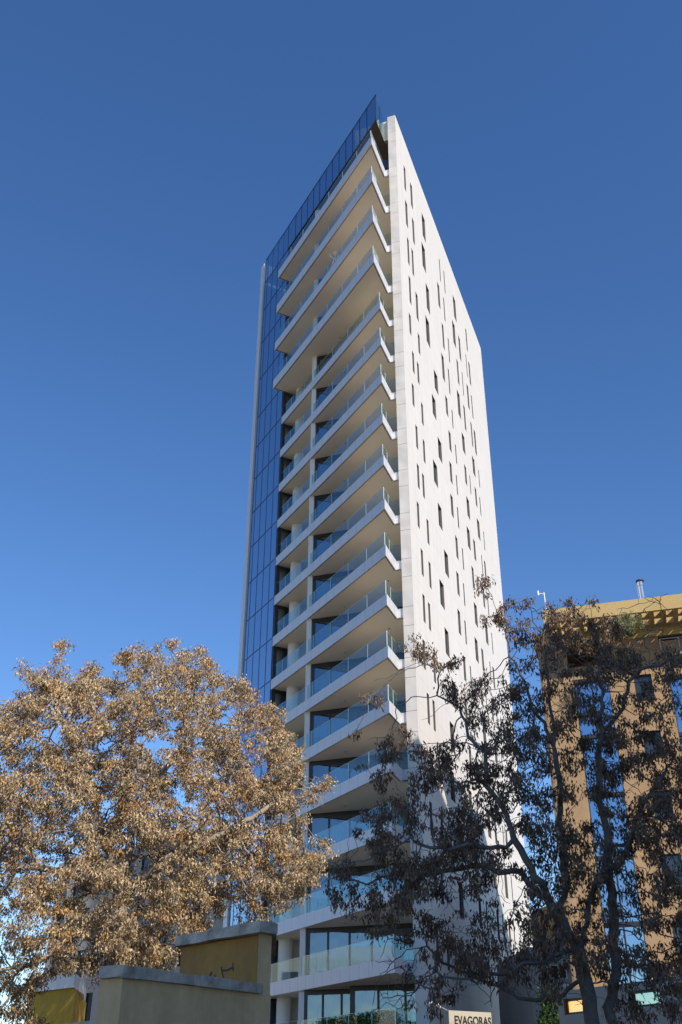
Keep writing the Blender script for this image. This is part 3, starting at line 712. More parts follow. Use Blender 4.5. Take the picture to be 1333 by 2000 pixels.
# sparse bare twigs in between
for _ in range(2000):
    x, y = rng.uniform(720, 1400), rng.uniform(1150, 1980)
    if y < 1600 - 0.9 * (x - 720) and x < 1000: continue
    if 880 < x < 975 and y > 1940: continue
    pts.append(tuple(at(x, y, DRT + rng.uniform(-1.8, 1.8))))
def tr(L, D=DRT):
    P_ = [np.array(at(x, y, D + dd)) for x, y, dd in L]; out_ = [tuple(P_[0])]
    for a_, b_ in zip(P_, P_[1:]):
        if np.linalg.norm(b_ - a_) > 0.45: out_.append(tuple((a_ + b_) / 2 + rng.normal(0, 0.075, 3)))
        out_.append(tuple(b_))
    return out_
b0 = at(1190, 1995, DRT)
seeds = [([(b0.x, b0.y, -0.1), tuple(at(1188, 2120, DRT))] + tr([(1165, 2000, 0), (1150, 1920, 0), (1132, 1840, 0), (1115, 1720, 0.1), (1098, 1600, 0.2), (1088, 1470, 0.3), (1075, 1360, 0.4), (1060, 1260, 0.3)]), -1),
         (tr([(1188, 2120, 0), (1205, 2000, 0.2), (1210, 1900, 0.3), (1202, 1760, 0.3), (1190, 1620, 0.2), (1172, 1500, 0.1), (1178, 1380, 0), (1168, 1290, 0)]), 'near'),
         (tr([(1132, 1850, 0), (1085, 1770, -0.5), (1050, 1710, -0.8), (1010, 1640, -0.9), (975, 1560, -0.8), (950, 1470, -0.6), (900, 1380, -0.4), (860, 1310, -0.2), (830, 1265, 0)]), 'near'),
         (tr([(1075, 1755, -0.5), (1020, 1700, 0.2), (960, 1690, 0.5), (880, 1700, 0.9), (800, 1705, 1.2), (720, 1725, 1.3), (650, 1715, 1.3)]), 'near'),
         (tr([(1010, 1640, -0.9), (960, 1650, -1.2), (880, 1660, -1.4), (810, 1640, -1.5)]), 'near'),
         (tr([(1210, 1700, 0.2), (1240, 1620, -0.3), (1262, 1560, -0.5), (1310, 1495, -0.6), (1380, 1480, -0.6)]), 'near'),
         (tr([(1150, 1900, 0), (1060, 1950, 0.8), (980, 1925, 1.2), (900, 1890, 1.3), (850, 1860, 1.3), (820, 1790, 1.2)]), 'near'),
         (tr([(1172, 1500, 0.1), (1185, 1420, -0.4), (1230, 1330, -0.6), (1290, 1295, -0.7), (1360, 1290, -0.7)]), 'near'),
         (tr([(1140, 1860, 0.1), (1200, 1650, 0.6), (1290, 1630, 0.8), (1390, 1640, 0.9)]), 'near'),
         (tr([(1132, 1850, 0), (1060, 1880, -0.7), (1000, 1900, -1.0), (940, 1915, -1.2)]), 'near'),
         (tr([(1088, 1470, 0.3), (1040, 1380, 0.6), (1000, 1280, 0.7), (975, 1200, 0.7), (950, 1140, 0.6)]), 'near')]
Nn, Pp = grow(seeds, pts, 0.13, 1.1, 0.2, 170, rng)
sk, r_, ch_ = skeleton_mesh('trunk', Nn, Pp, 0.0055, 0.145, M['bark_grey'], rt, curve=1.12)
cl3 = np.array([tuple(at(x, y, 1.0) - Vector((0, 0, EYE))) for x, y, _, _ in clumps])
cand = []
for i in range(len(Nn)):
    if r_[i] > 0.012 or noise.noise(Vector(Nn[i]) * 1.3) < -0.1: continue
    v = Nn[i] - np.array([0, 0, EYE]); D = math.hypot(v[0], v[1]); v = v / D
    d = np.linalg.norm(cl3 - v, axis=1) * F_PX * 0.9
    if np.linalg.norm(v - np.array(at(928, 1985, 1.0) - Vector((0, 0, EYE)))) * F_PX < 44: continue
    if any(d[j] < clumps[j][2] * 1.15 for j in np.nonzero(d < 100)[0]): cand.append(i)
rng.shuffle(cand)
cen = [Nn[i] + rng.normal(0, 0.05, 3) for i in cand[:2050]]
leaf_clusters('crown', cen, rng, M['dark_leaf'], rt, 34, 0.11, 0.088, 0.028, droop=1.5, hang=1.0)
print('right tree', len(Nn), len(cand), len(cen))

# ------------------------------------------------------------------ walls at the lower left
def offset_poly(a, b, t):
    d = Vector((b[0] - a[0], b[1] - a[1])).normalized(); n = Vector((-d.y, d.x)); return n * t
zt = 1.5 + EYE
q1, q2, q3 = polar(-12.24, 14.16), polar(-11.14, 14.0), polar(-3.55, 16.0)
wall = thing('boundary_wall', (q2[0], q2[1], 0), 'dull yellow rendered wall with a stained grey concrete coping, lower left', 'wall')
mb = MB()
def back(p, k=0.3): # shift away from the street
    L = math.hypot(*p); return (p[0] * (1 + k / L), p[1] * (1 + k / L))
mb.prism([q1, q2, q3, back(q3), back(q2), back(q1)], 0, zt - 0.14); mb.build('wall_body', [M['olive']], wall)
rj = random.Random(4)
def coping(mb_, a, b, width, z0, z1, lap=0.0, seg=0.55):
    # slabs of uneven thickness and edge, the way old mortar caps sit
    L = math.hypot(b[0] - a[0], b[1] - a[1]); n_ = max(1, round(L / seg)); e_ = ((b[0] - a[0]) / L, (b[1] - a[1]) / L); v_ = (-e_[1], e_[0])
    if v_[0] * a[0] + v_[1] * a[1] < 0: v_ = (-v_[0], -v_[1])
    pf = [(a[0] + e_[0] * L * i / n_ - v_[0] * rj.uniform(0, .018), a[1] + e_[1] * L * i / n_ - v_[1] * rj.uniform(0, .018)) for i in range(n_ + 1)]
    zz_ = [(z0 + rj.uniform(-.008, .012), z1 + rj.uniform(-.014, .008)) for i in range(n_ + 1)]
    for i in range(n_):
        p, q_ = pf[i], pf[i + 1]; pb, qb = (p[0] + v_[0] * width, p[1] + v_[1] * width), (q_[0] + v_[0] * width, q_[1] + v_[1] * width)
        (a0, a1), (b0, b1) = zz_[i], zz_[i + 1]
        mb_.poly([(*p, a0), (*q_, b0), (*q_, b1), (*p, a1)]); mb_.poly([(*p, a1), (*q_, b1), (*qb, b1), (*pb, a1)]); mb_.poly([(*q_, b0), (*p, a0), (*pb, a0), (*qb, b0)])
        if i == 0: mb_.poly([(*p, a0), (*p, a1), (*pb, a1), (*pb, a0)])
        if i == n_ - 1: mb_.poly([(*q_, b0), (*qb, b0), (*qb, b1), (*q_, b1)])
mb = MB(); s1 = polar(-12.35, 14.1); s2 = polar(-11.14, 13.93); s3 = polar(-4.0, 15.78)
coping(mb, s1, s2, 0.42, zt - 0.14, zt); coping(mb, s2, s3, 0.42, zt - 0.145, zt - 0.004)
mb.build('coping', [M['cap']], wall)
hut = thing('rendered_outbuilding', (*polar(-4.6, 16.8), 0), 'dark ochre walled block with graffiti and grey coping, taller than the wall beside it', 'outbuilding')
c0 = polar(-4.30, 15.84); c1 = polar(-3.60, 16.02); c2 = polar(-8.3, 17.5)
zh = 2.32 + EYE
mb = MB(); bk = lambda p, k: (p[0] + k * 0.1, p[1] + k)
i0 = (c0[0] + 0.0, c0[1] + 0.0)
mb.prism([c0, c1, back(c1, 2.4), (c0[0] - 0.01, c0[1] + 2.4)], 0, zh - 0.16)
mb.build('corner_pier', [M['olive']], hut)
mb = MB(); mb.prism([(c0[0] - 0.012, c0[1] + 0.12), (c0[0] - 0.012, c0[1] + 2.3), (c2[0] + 0.1, c2[1] + 2.2), c2], 0, zh - 0.165); mb.build('wall_body', [M['ochre_dark']], hut)
mb = MB(); e0 = polar(-4.22, 15.7); e1 = polar(-3.35, 15.92); e2 = polar(-8.6, 17.45)
mb.prism([back(e0, .03), back(e1, .03), back(e1, 2.7), (e2[0] + 0.1, e2[1] + 2.6), back(e2, .03)], zh - 0.15, zh - 0.01); coping(mb, e2, e0, 0.3, zh - 0.155, zh); coping(mb, e0, e1, 0.3, zh - 0.157, zh - 0.003); mb.build('coping', [M['cap']], hut)
# spray-paint strokes on the ochre wall
ga = Vector((c0[0] - 0.012, c0[1] + 0.12)); gb = Vector(c2); gd = (gb - ga).normalized(); gn = Vector((gd.y, -gd.x))
if gn.y > 0: gn = -gn
def on_wall(px, py):
    d = direction(px, py); nrm = gn; k = ga.dot(nrm) / (d.x * nrm.x + d.y * nrm.y); return Vector((d.x * k, d.y * k, d.z * k + EYE)) + Vector((gn.x, gn.y, 0)) * 0.004
mb = MB()
def stroke(P, wd):
    for a, b in zip(P, P[1:]):
        A, B = on_wall(*a), on_wall(*b); t = (B - A).normalized(); s_ = t.cross(Vector((gn.x, gn.y, 0))).normalized() * wd
        g3 = Vector((gn.x, gn.y, 0)) * 0.003
        mb.poly([A - s_ + g3, B - s_ + g3, B + s_ + g3, A + s_ + g3])
stroke([(438, 1889), (440, 1900), (443, 1913)], 0.014); stroke([(439, 1897), (448, 1897), (461, 1891)], 0.013); stroke([(461, 1882), (462, 1898)], 0.013)
stroke([(420, 1900), (416, 1908), (413, 1914)], 0.02); stroke([(425, 1906), (429, 1912)], 0.012)
mb.build('graffiti', [M['black']], hut)
# low wall and yellow gate pier further left
lw_ = thing('low_wall', (*polar(-14.5, 17), 0), 'low ochre wall with a rough concrete top at the foot of the left tree', 'wall')
a, b = polar(-16.5, 19.5), polar(-12.1, 16.6)
mb = MB(); mb.prism([a, b, back(b), back(a)], 0, 1.05 + EYE - 0.12); mb.build('wall_body', [M['ochre_dark']], lw_)
mb = MB(); mb.prism([back(a, -0.05), back(b, -0.05), back(b, 0.36), back(a, 0.36)], 1.05 + EYE - 0.12, 1.05 + EYE); mb.build('coping', [M['cap']], lw_)
gp = thing('yellow_gatehouse', (*polar(-15, 32), 0), 'bright yellow block with a white cap behind the left tree', 'outbuilding')
a = at(60, 1960, 33); b = at(150, 1960, 31); c_ = at(160, 1960, 33)
ztop = at(150, 1905, 31).z
mb = MB(); mb.prism([a.xy[:], b.xy[:], c_.xy[:], (a.x + 1.0, a.y + 3)], 0, ztop - 0.35); mb.build('wall_body', [M['yellow']], gp)
mb = MB(); mb.prism([(a.x - 0.1, a.y - 0.1), (b.x - 0.02, b.y - 0.12), (c_.x + 0.12, c_.y), (a.x + 0.9, a.y + 3.1)], ztop - 0.345, ztop); mb.build('cap', [M['white_paint']], gp)

# ------------------------------------------------------------------ neighbouring buildings
def ang_frame(az): e = (math.sin(R(az)), math.cos(R(az))); return e, (-e[1], e[0])

# tan building, right: front faces the street, line runs across the view
tb = thing('stucco_apartment_block', (*polar(17, 58), 0), 'tan stucco apartment block with an ochre pergola roof and a tall blue glass bay, right', 'building')
DT = 55.0; FA = 107.0                        # direction of its front line
ef, nf = ang_frame(FA); fx0 = polar(11.9, DT / math.cos(R(17 - 11.9)))   # left corner of the front
def TP(u, v): return (fx0[0] + u * ef[0] + v * nf[0] , fx0[1] + u * ef[1] + v * nf[1])
if TP(0, 1)[1] < TP(0, 0)[1]: nf = (-nf[0], -nf[1])
ztb = 0.457 * (DT - 2.35) + EYE
def plane_hit(px, py, v=0.0):
    d = direction(px, py); o_ = TP(0, v); k = (o_[0] * nf[0] + o_[1] * nf[1]) / (d.x * nf[0] + d.y * nf[1])
    return ((d.x * k - fx0[0]) * ef[0] + (d.y * k - fx0[1]) * ef[1], d.z * k + EYE)
W_T = 22.0
zcap = ztb - 0.8
def wall_holes(mb_, P, u0, u1, z0, z1, holes, m=0):
    zs_ = sorted(set([z0, z1] + [q_ for h in holes for q_ in h[2:] if z0 < q_ < z1]))
    for za, zb in zip(zs_, zs_[1:]):
        hh = sorted([(h[0], h[1]) for h in holes if h[2] <= za + 1e-6 and h[3] >= zb - 1e-6])
        us_ = [u0] + [x for h in hh for x in h] + [u1]
        for a, b in zip(us_[0::2], us_[1::2]):
            if b - a > 1e-4: mb_.poly([(*P(a, 0), za), (*P(b, 0), za), (*P(b, 0), zb), (*P(a, 0), zb)], [(a, za), (b, za), (b, zb), (a, zb)], m)
# survey the openings on the front
wins = []
for (xa, ya, xb, yb) in ((1239, 1316, 1262, 1354), (1257, 1440, 1281, 1482), (1275, 1560, 1300, 1605), (1296, 1680, 1322, 1728)):
    u_a, z_a = plane_hit(xa, ya); u_b, z_b = plane_hit(xb, yb); wins.append((u_a, u_a + 0.95, z_a - 1.7, z_a))
ba = plane_hit(1122, 1322); bb = plane_hit(1190, 1318); bay = (ba[0], bb[0], 3.0, bb[1])
wz = wins[0]
wins = [(wz[0], wz[0] + 0.95, wz[3] - 1.35 - 3.2 * i, wz[3] - 3.2 * i) for i in range(6)]
b2 = plane_hit(1305, 1300)[0]; bay2 = (b2, b2 + 2.6, 3.0, ba[1] - 0.4)
wins2 = [(bay2[1] + 3.5, bay2[1] + 4.5, h[2], h[3]) for h in wins]
top = plane_hit(1260, 1243)[1]
tz0 = plane_hit(1150, 1298)[1]
terr = (plane_hit(1108, 1270)[0], plane_hit(1196, 1270)[0], tz0, top - 0.002)
terr2 = (plane_hit(1292, 1270)[0], plane_hit(1292, 1270)[0] + 7.0, tz0 + 1.0, top - 0.002)
mb = MB(); wall_holes(mb, TP, 0, W_T, 0, top, wins + wins2 + [bay, bay2, terr, terr2])
mb.prism([TP(0, 0.5), TP(0, 9.0), TP(W_T, 9.0), TP(W_T, 0.5)], 0, tz0 - 0.05)
mb.prism([TP(0, 2.6), TP(0, 9.0), TP(W_T, 9.0), TP(W_T, 2.6)], tz0 - 0.05, top - 0.01)
mb.prism([TP(0, 0.02), TP(0, 2.6), TP(0.3, 2.6), TP(0.3, 0.02)], tz0 - 0.05, top - 0.012)
mb.prism([TP(terr[1] + 0.02, 0.02), TP(terr[1] + 0.02, 2.6), TP(terr[1] + .3, 2.6), TP(terr[1] + .3, 0.02)], tz0 - 0.05, top - 0.012)
mb.poly([(*TP(0, 0), 0), (*TP(0, 0), top), (*TP(0, 0.5), top), (*TP(0, 0.5), 0)])
mb.poly([(*TP(W_T, 0), 0), (*TP(W_T, 0.5), 0), (*TP(W_T, 0.5), top), (*TP(W_T, 0), top)])
mb.poly([(*TP(0, 0), top), (*TP(W_T, 0), top), (*TP(W_T, 0.5), top), (*TP(0, 0.5), top)])
mb.build('wall', [M['tan']], tb)
for h in wins + wins2:
    f_ = MB(); cx = (h[0] + h[1]) / 2
    f_.box(TP(h[0] + 0.04, 0.18), ef, nf, 0.035, 0.03, h[2], h[3]); f_.box(TP(h[1] - 0.04, 0.18), ef, nf, 0.035, 0.03, h[2], h[3])
    f_.box(TP(cx, 0.18), ef, nf, (h[1] - h[0]) / 2 - 0.075, 0.03, h[3] - 0.07, h[3]); f_.box(TP(cx, 0.18), ef, nf, (h[1] - h[0]) / 2 - 0.075, 0.03, h[2], h[2] + 0.07)
    f_.box(TP(cx, -0.03), ef, nf, (h[1] - h[0]) / 2 + 0.06, 0.07, h[2] - 0.07, h[2] - 0.003)
    wi = f_.build('window', [M['frame']], tb); g_ = MB(); g_.box(TP(cx, 0.2), ef, nf, (h[1] - h[0]) / 2, 0.008, h[2] + 0.0, h[3]); g_.build('pane', [M['wglass']], wi)
for h in (bay, bay2):
    f_ = MB(); g_ = MB(); nn_ = 2; z_ = h[3]; cx = (h[0] + h[1]) / 2
    while z_ > h[2]:
        f_.box(TP(cx, 0.1), ef, nf, (h[1] - h[0]) / 2, 0.08, z_ - 0.22, z_); z_ -= 3.2
    for j in range(nn_ + 1):
        f_.box(TP(h[0] + (h[1] - h[0]) * j / nn_, 0.12), ef, nf, 0.045, 0.07, h[2], h[3] - 0.01)
    g_.box(TP(cx, 0.16), ef, nf, (h[1] - h[0]) / 2, 0.01, h[2], h[3])
    wb_ = f_.build('glass_bay', [M['frame']], tb); g_.build('pane', [M['mirror_blue']], wb_)
# ochre band, penthouse wall, pergola slab with two rows of square openings
mb = MB()
mb.prism([TP(-0.15, -0.12), TP(W_T, -0.12), TP(W_T, 3.0), TP(-0.15, 3.0)], top + 0.002, zcap + 0.3, 0)
band = mb.build('roof_band', [M['ochre']], tb)
mb = MB()
vx0 = -2.35
mb.prism([TP(0.72, vx0), TP(W_T + 1, vx0), TP(W_T + 1, vx0 + 0.2), TP(0.72, vx0 + 0.2)], zcap, ztb, 0)
mb.prism([TP(0.72, vx0 + 0.2), TP(0.94, vx0 + 0.2), TP(0.94, -0.13), TP(0.72, -0.13)], zcap, ztb - 0.002, 0)
bd = vx0 + 0.2
for va, vb in ((bd + 0.72, bd + 0.98), (bd + 1.7, -0.13)):
    mb.prism([TP(0.94, va), TP(W_T + 1, va), TP(W_T + 1, vb), TP(0.94, vb)], zcap + 0.02, zcap + 0.34, 0)
x = 1.3
while x < W_T:
    for v0, v1 in ((bd, bd + 0.72), (bd + 0.98, bd + 1.7)):
        mb.prism([TP(x, v0), TP(x + 0.24, v0), TP(x + 0.24, v1), TP(x, v1)], zcap + 0.02, zcap + 0.34, 0)
    x += 0.64
mb.build('pergola_roof', [M['ochre']], tb)
# balcony guard with crossed bars at the right
ua, za = plane_hit(1290, 1247, -0.4); ub, zb = plane_hit(1333, 1275, -0.4)
mb = MB(); zr1, zr0 = za, za - 0.95; q3d = lambda u, z: (*TP(u, -0.55), z)
for i in range(4):
    a_, b_ = ua + i * 1.0, ua + i * 1.0 + 1.0
    mb.tube([q3d(a_, zr0), q3d(a_, zr1)], 0.025, 6); mb.tube([q3d(a_, zr1), q3d(b_, zr1)], 0.022, 6); mb.tube([q3d(a_, zr0), q3d(b_, zr0)], 0.022, 6)
    mb.tube([q3d(a_, zr0), q3d(b_, zr1)], 0.014, 5); mb.tube([q3d(a_, zr1), q3d(b_, zr0)], 0.014, 5)
mb.build('guard_rail', [M['galv']], tb)
# things on its roof
p = at(1257, 1168, 57); mb = MB()
zf = at(1256, 1130, 57).z
mb.tube([(p.x, p.y, ztb - 0.6), (p.x, p.y, zf - 0.35)], 0.14, 14); mb.tube([(p.x, p.y, zf - 0.35), (p.x, p.y, zf - 0.08)], 0.17, 14)
mb.tube([(p.x - 0.2, p.y, ztb - 0.6), (p.x - 0.2, p.y, zf - 0.3)], 0.025, 6)
fl = solo(mb, 'chimney_flue', [M['steel']], (p.x, p.y, ztb - 0.6), 'shiny steel flue pipe with dark cap on the tan block roof', 'chimney')
mb = MB(); mb.tube([(p.x, p.y, zf - 0.08), (p.x, p.y, zf)], 0.24, 14); o = mb.build('cowl', [M['black']], fl)
o.data.transform(Matrix.Translation(-fl.location))
p = at(1070, 1196, 58); mb = MB()
mb.tube([(p.x, p.y, p.z - 0.5), (p.x - 0.05, p.y, p.z + 1.45)], 0.03, 6); mb.tube([(p.x, p.y, p.z + 1.35), (p.x - 0.42, p.y, p.z + 1.38)], 0.02, 6)
mb.tube([(p.x - 0.42, p.y - 0.05, p.z + 1.22), (p.x - 0.42, p.y - 0.05, p.z + 1.52)], 0.05, 6)
solo(mb, 'roof_antenna', [M['white_paint']], (p.x, p.y, p.z - 0.5), 'slim white antenna mast at the left end of the tan roof', 'antenna')
# shrubs
def shrub(name, centre, rad, n, mat_, leafL, leafW, label, cat, droop=-0.6, ncl=12, stem=0.3, base=None):
    rg = np.random.default_rng(int(centre[0] * 10) + n)
    base = base or (centre[0], centre[1], centre[2] - rad[2] - stem)
    t_ = thing(name, base, label, cat)
    m_ = MB(); cen_ = []
    for _ in range(n):
        v = rg.normal(0, 1, 3); v /= np.linalg.norm(v); v *= rg.random() ** 0.45
        p_ = np.array(centre) + v * np.array(rad); cen_.append(p_)
        if _ % 6 == 0:
            b_ = tuple(base); mid_ = ((b_[0] * 1.3 + p_[0] * .7) / 2, (b_[1] * 1.3 + p_[1] * .7) / 2, (b_[2] + p_[2]) / 2)
            m_.tube([b_, mid_, tuple(p_)], [0.03, 0.018, 0.006], 5)
    m_.build('stems', [M['bark_grey']], t_)
    leaf_clusters('crown', cen_, rg, mat_, t_, ncl, 0.16, leafL, leafW, droop=droop, hang=0.0)
    return t_
p = at(1230, 1213, 52.2); pb_ = at(1232, 1240, 54.6); shrub('olive_bush', (p.x, p.y, p.z), (0.85, 0.6, 0.62), 150, M['olive_leaf'], 0.11, 0.03, 'silvery green bush growing out over the edge of the tan roof terrace', 'bush', droop=-0.9, base=tuple(pb_))
p = at(1130, 1252, 54.0); shrub('terrace_plant', (p.x, p.y, p.z), (0.45, 0.4, 0.45), 40, M['green_leaf'], 0.14, 0.05, 'small fresh green plant on the terrace at the tan block left end', 'plant', droop=-0.4)
p = at(1082, 1975, 36); shrub('green_bush', (p.x, p.y, p.z - 0.5), (0.45, 0.6, 1.35), 200, M['green_leaf'], 0.13, 0.06, 'dark green leafy bush between the white tower and the low beige building', 'bush', stem=1.5)

def block(name, label, cat, a, b, depth, z1, mat_, wins_=(), z0=0.0):
    """plain rendered building: front runs from a to b, windows given as (u0,u1,z0,z1)"""
    L = math.hypot(b[0] - a[0], b[1] - a[1]); e = ((b[0] - a[0]) / L, (b[1] - a[1]) / L); n_ = (-e[1], e[0])
    if a[0] * n_[0] + a[1] * n_[1] < 0: n_ = (-n_[0], -n_[1])
    P = lambda u, v: (a[0] + u * e[0] + v * n_[0], a[1] + u * e[1] + v * n_[1])
    t_ = thing(name, (*P(L / 2, depth / 2), z0), label, cat)
    m_ = MB(); wall_holes(m_, P, 0, L, z0, z1, wins_)
    m_.prism([P(0, 0.35), P(L, 0.35), P(L, depth), P(0, depth)], z0, z1 - 0.003)
    m_.poly([(*P(0, 0), z0), (*P(0, 0), z1), (*P(0, 0.35), z1), (*P(0, 0.35), z0)]); m_.poly([(*P(L, 0), z0), (*P(L, 0.35), z0), (*P(L, 0.35), z1), (*P(L, 0), z1)])
    m_.poly([(*P(0, 0), z1), (*P(L, 0), z1), (*P(L, 0.35), z1), (*P(0, 0.35), z1)])
    m_.build('wall', [mat_], t_)
    return t_, P, e, n_, L
def put_window(t_, P, e, n_, h, glass, split=0, bars=M['frame'], rec=0.12):
    cx = (h[0] + h[1]) / 2; hw = (h[1] - h[0]) / 2; f_ = MB(); fw = 0.03
    f_.box(P(h[0] + fw, rec), e, n_, fw, 0.04, h[2], h[3]); f_.box(P(h[1] - fw, rec), e, n_, fw, 0.04, h[2], h[3])
    f_.box(P(cx, rec), e, n_, hw - 2 * fw, 0.038, h[3] - 0.06, h[3] - 0.001); f_.box(P(cx, rec), e, n_, hw - 2 * fw, 0.038, h[2] + 0.001, h[2] + 0.06)
    for j in range(1, split + 1): f_.box(P(h[0] + (h[1] - h[0]) * j / (split + 1), rec), e, n_, 0.03, 0.035, h[2] + 0.09, h[3] - 0.09)
    w_ = f_.build('window', [bars], t_); g_ = MB(); g_.box(P(cx, rec + 0.02), e, n_, hw, 0.008, h[2], h[3]); g_.build('pane', [glass], w_)

# low beige building with big windows, lower right
a, b = at(1096, 1960, 33), at(1420, 1900, 28.5)
def uz(px, py, a, b):
    ax, ay = a[0], a[1]; L = math.hypot(b[0] - ax, b[1] - ay); e = ((b[0] - ax) / L, (b[1] - ay) / L); n_ = (-e[1], e[0])
    d = direction(px, py); k = (ax * n_[0] + ay * n_[1]) / (d.x * n_[0] + d.y * n_[1]); return ((d.x * k - ax) * e[0] + (d.y * k - ay) * e[1], d.z * k + EYE)
A, B = a.xy[:], b.xy[:]
w1 = (uz(1106, 1950, A, B)[0], uz(1148, 1948, A, B)[0], uz(1108, 1980, A, B)[1], uz(1108, 1949, A, B)[1])
w2 = (uz(1232, 1935, A, B)[0], uz(1292, 1928, A, B)[0], uz(1234, 1966, A, B)[1], uz(1234, 1933, A, B)[1])
w3 = (w1[1] + 0.25, w1[1] + 1.3, w1[2], w1[3])
ztp = uz(1093, 1935, A, B)[1]
t_, P, e, n_, L = block('low_annex', 'low beige building with large windows, one given an amber glow, one green tinted, lower right', 'building', A, B, 6, ztp, M['greyb'], [w1, w2])
put_window(t_, P, e, n_, w1, M['amber_glow']); put_window(t_, P, e, n_, w2, M['mint_glass'])
# grey house with air conditioner beside the tower foot
A, B = at(1040, 1900, 60).xy[:], at(1170, 1900, 61).xy[:]
wg = (uz(1080, 1885, A, B)[0], uz(1113, 1885, A, B)[0], uz(1090, 1909, A, B)[1], uz(1090, 1881, A, B)[1])
zg = uz(1080, 1848, A, B)[1]
t_, P, e, n_, L = block('grey_house', 'plain grey rendered house with one wide window between tower and tan block', 'house', A, B, 8, zg, M['greyb'], [wg])
put_window(t_, P, e, n_, wg, M['wglass'], 1, M['white_paint'])
ac_u = wg[0] + 0.4; mb = MB(); pc = P(ac_u, -0.22); zac = wg[2] - 0.9
mb.box(pc, e, n_, 0.42, 0.17, zac, zac + 0.6)
ac = solo(mb, 'air_conditioner', [M['white_paint']], (pc[0], pc[1], zac), 'pale air conditioner box hung under the grey house window', 'air conditioner')
mb = MB(); pf = P(ac_u, -0.395); c3 = Vector((pf[0], pf[1], zac + 0.3)); nv = Vector((-n_[0], -n_[1], 0))
mb.tube([c3, c3 + nv * 0.02], 0.22, 16); o = mb.build('fan_grille', [M['galv']], ac); o.data.transform(Matrix.Translation(-ac.location))
# orange building further back
A, B = at(1042, 1800, 72).xy[:], at(1125, 1780, 66).xy[:]
zo = uz(1070, 1768, A, B)[1]
ws = [(1.0 + 2.6 * i, 2.3 + 2.6 * i, zo - 2.6 - 3.1 * j, zo - 1.2 - 3.1 * j) for i in range(3) for j in range(2)]
t_, P, e, n_, L = block('orange_house', 'orange rendered house rising behind the grey house, partly hidden by branches', 'house', A, B, 9, zo, M['orangeb'], [w_ for w_ in ws if w_[1] < math.hypot(B[0] - A[0], B[1] - A[1])])
for w_ in ws:
    if w_[1] < L: put_window(t_, P, e, n_, w_, M['wglass'])
# pale building behind the left tree
A, B = at(105, 1800, 100).xy[:], at(480, 1800, 80).xy[:]
zp = uz(330, 1640, A, B)[1]
ws = [(1.0 + 1.9 * i, 1.9 + 1.9 * i, zp - 3.2 - 3.4 * j, zp - 1.0 - 3.4 * j) for i in range(18) for j in range(5)]
LL = math.hypot(B[0] - A[0], B[1] - A[1]); ws = [w_ for w_ in ws if w_[1] < LL - 0.3]
t_, P, e, n_, L = block('pale_office_block', 'pale grey office block with rows of narrow windows behind the left tree', 'building', A, B, 12, zp, M['paleb'], ws)
for w_ in ws: put_window(t_, P, e, n_, w_, M['wglass'])

# ------------------------------------------------------------------ street lamp and sign
p = at(868, 1970, 29); lamp = thing('street_lamp', (p.x, p.y, 0), 'street lamp with a pale oval head in front of the tower foot', 'street lamp')
mb = MB(); mb.tube([(p.x, p.y, 0), (p.x, p.y, p.z + 0.9)], [0.07, 0.045], 10); mb.build('pole', [M['frame']], lamp)
h0, h1 = at(884, 1975, 28.9), at(866, 1966, 28.6); mb = MB(); mb.tube([at(905, 1984, 29), h0, h1], 0.022, 8); mb.build('arm', [M['galv']], lamp)
h2 = at(847, 1959, 28.5); mb = MB(); mb.tube([h1, h1.lerp(h2, 0.3), h1.lerp(h2, 0.75), h2.lerp(h1, -0.15)], [0.04, 0.075, 0.075, 0.03], 12); mb.build('lamp_head', [M['white_paint']], lamp, smooth=True)
sg = thing('street_sign', (*at(928, 1990, 28).xy, 0), 'cream sign board lettered EVAGORAS HOUSE below the tower', 'sign')
sa, sb = at(883, 1985, 27.6), at(966, 1985, 28.4); zs1 = at(900, 1973, 27.8).z; zs0 = zs1 - 0.75
sv = (sb.xy - sa.xy); sl = sv.length; sv = sv / sl; sn = Vector((sv.y, -sv.x))
if sn.y > 0: sn = -sn
M['cream'] = simple('cream_sign_paint', (0.50, 0.455, 0.36), 0.6, noise_amt=0.1, noise_scale=3)
mb = MB(); q0 = sa.xy; mb.prism([tuple(q0), tuple(q0 + sv * sl), tuple(q0 + sv * sl - sn * 0.1), tuple(q0 - sn * 0.1)], zs0, zs1); mb.build('board', [M['cream']], sg)
for t in (0.1, 0.9):
    mb = MB(); c2_ = q0 + sv * sl * t - sn * 0.05; mb.tube([(c2_.x, c2_.y, 0), (c2_.x, c2_.y, zs0)], 0.04, 8); mb.build('post', [M['frame']], sg)
for txt, zt_, hh in (('EVAGORAS', zs1 - 0.30, 0.20), ('HOUSE', zs1 - 0.56, 0.20)):
    cu = bpy.data.curves.new('lettering', 'FONT'); cu.body = txt; cu.size = hh * 1.35; cu.align_x = 'CENTER'; cu.extrude = 0.004; cu.offset = 0.006
    to = bpy.data.objects.new('tmp_text', cu); C.objects.link(to); bpy.context.view_layer.update()
    me = bpy.data.meshes.new_from_object(to.evaluated_get(bpy.context.evaluated_depsgraph_get()))
    bpy.data.objects.remove(to); me.materials.append(M['black'])
    xs = [v.co.x for v in me.vertices]; wdt = max(xs) - min(xs); sc = min(1.0, 0.86 * sl / wdt)
    ctr = q0 + sv * sl * 0.55 + sn * 0.006
    mt = Matrix(((sv.x * sc, 0, sn.x, ctr.x - sg.location.x), (sv.y * sc, 0, sn.y, ctr.y - sg.location.y), (0, 1, 0, zt_), (0, 0, 0, 1)))
    me.transform(mt); lo = bpy.data.objects.new('lettering', me); C.objects.link(lo); lo.parent = sg

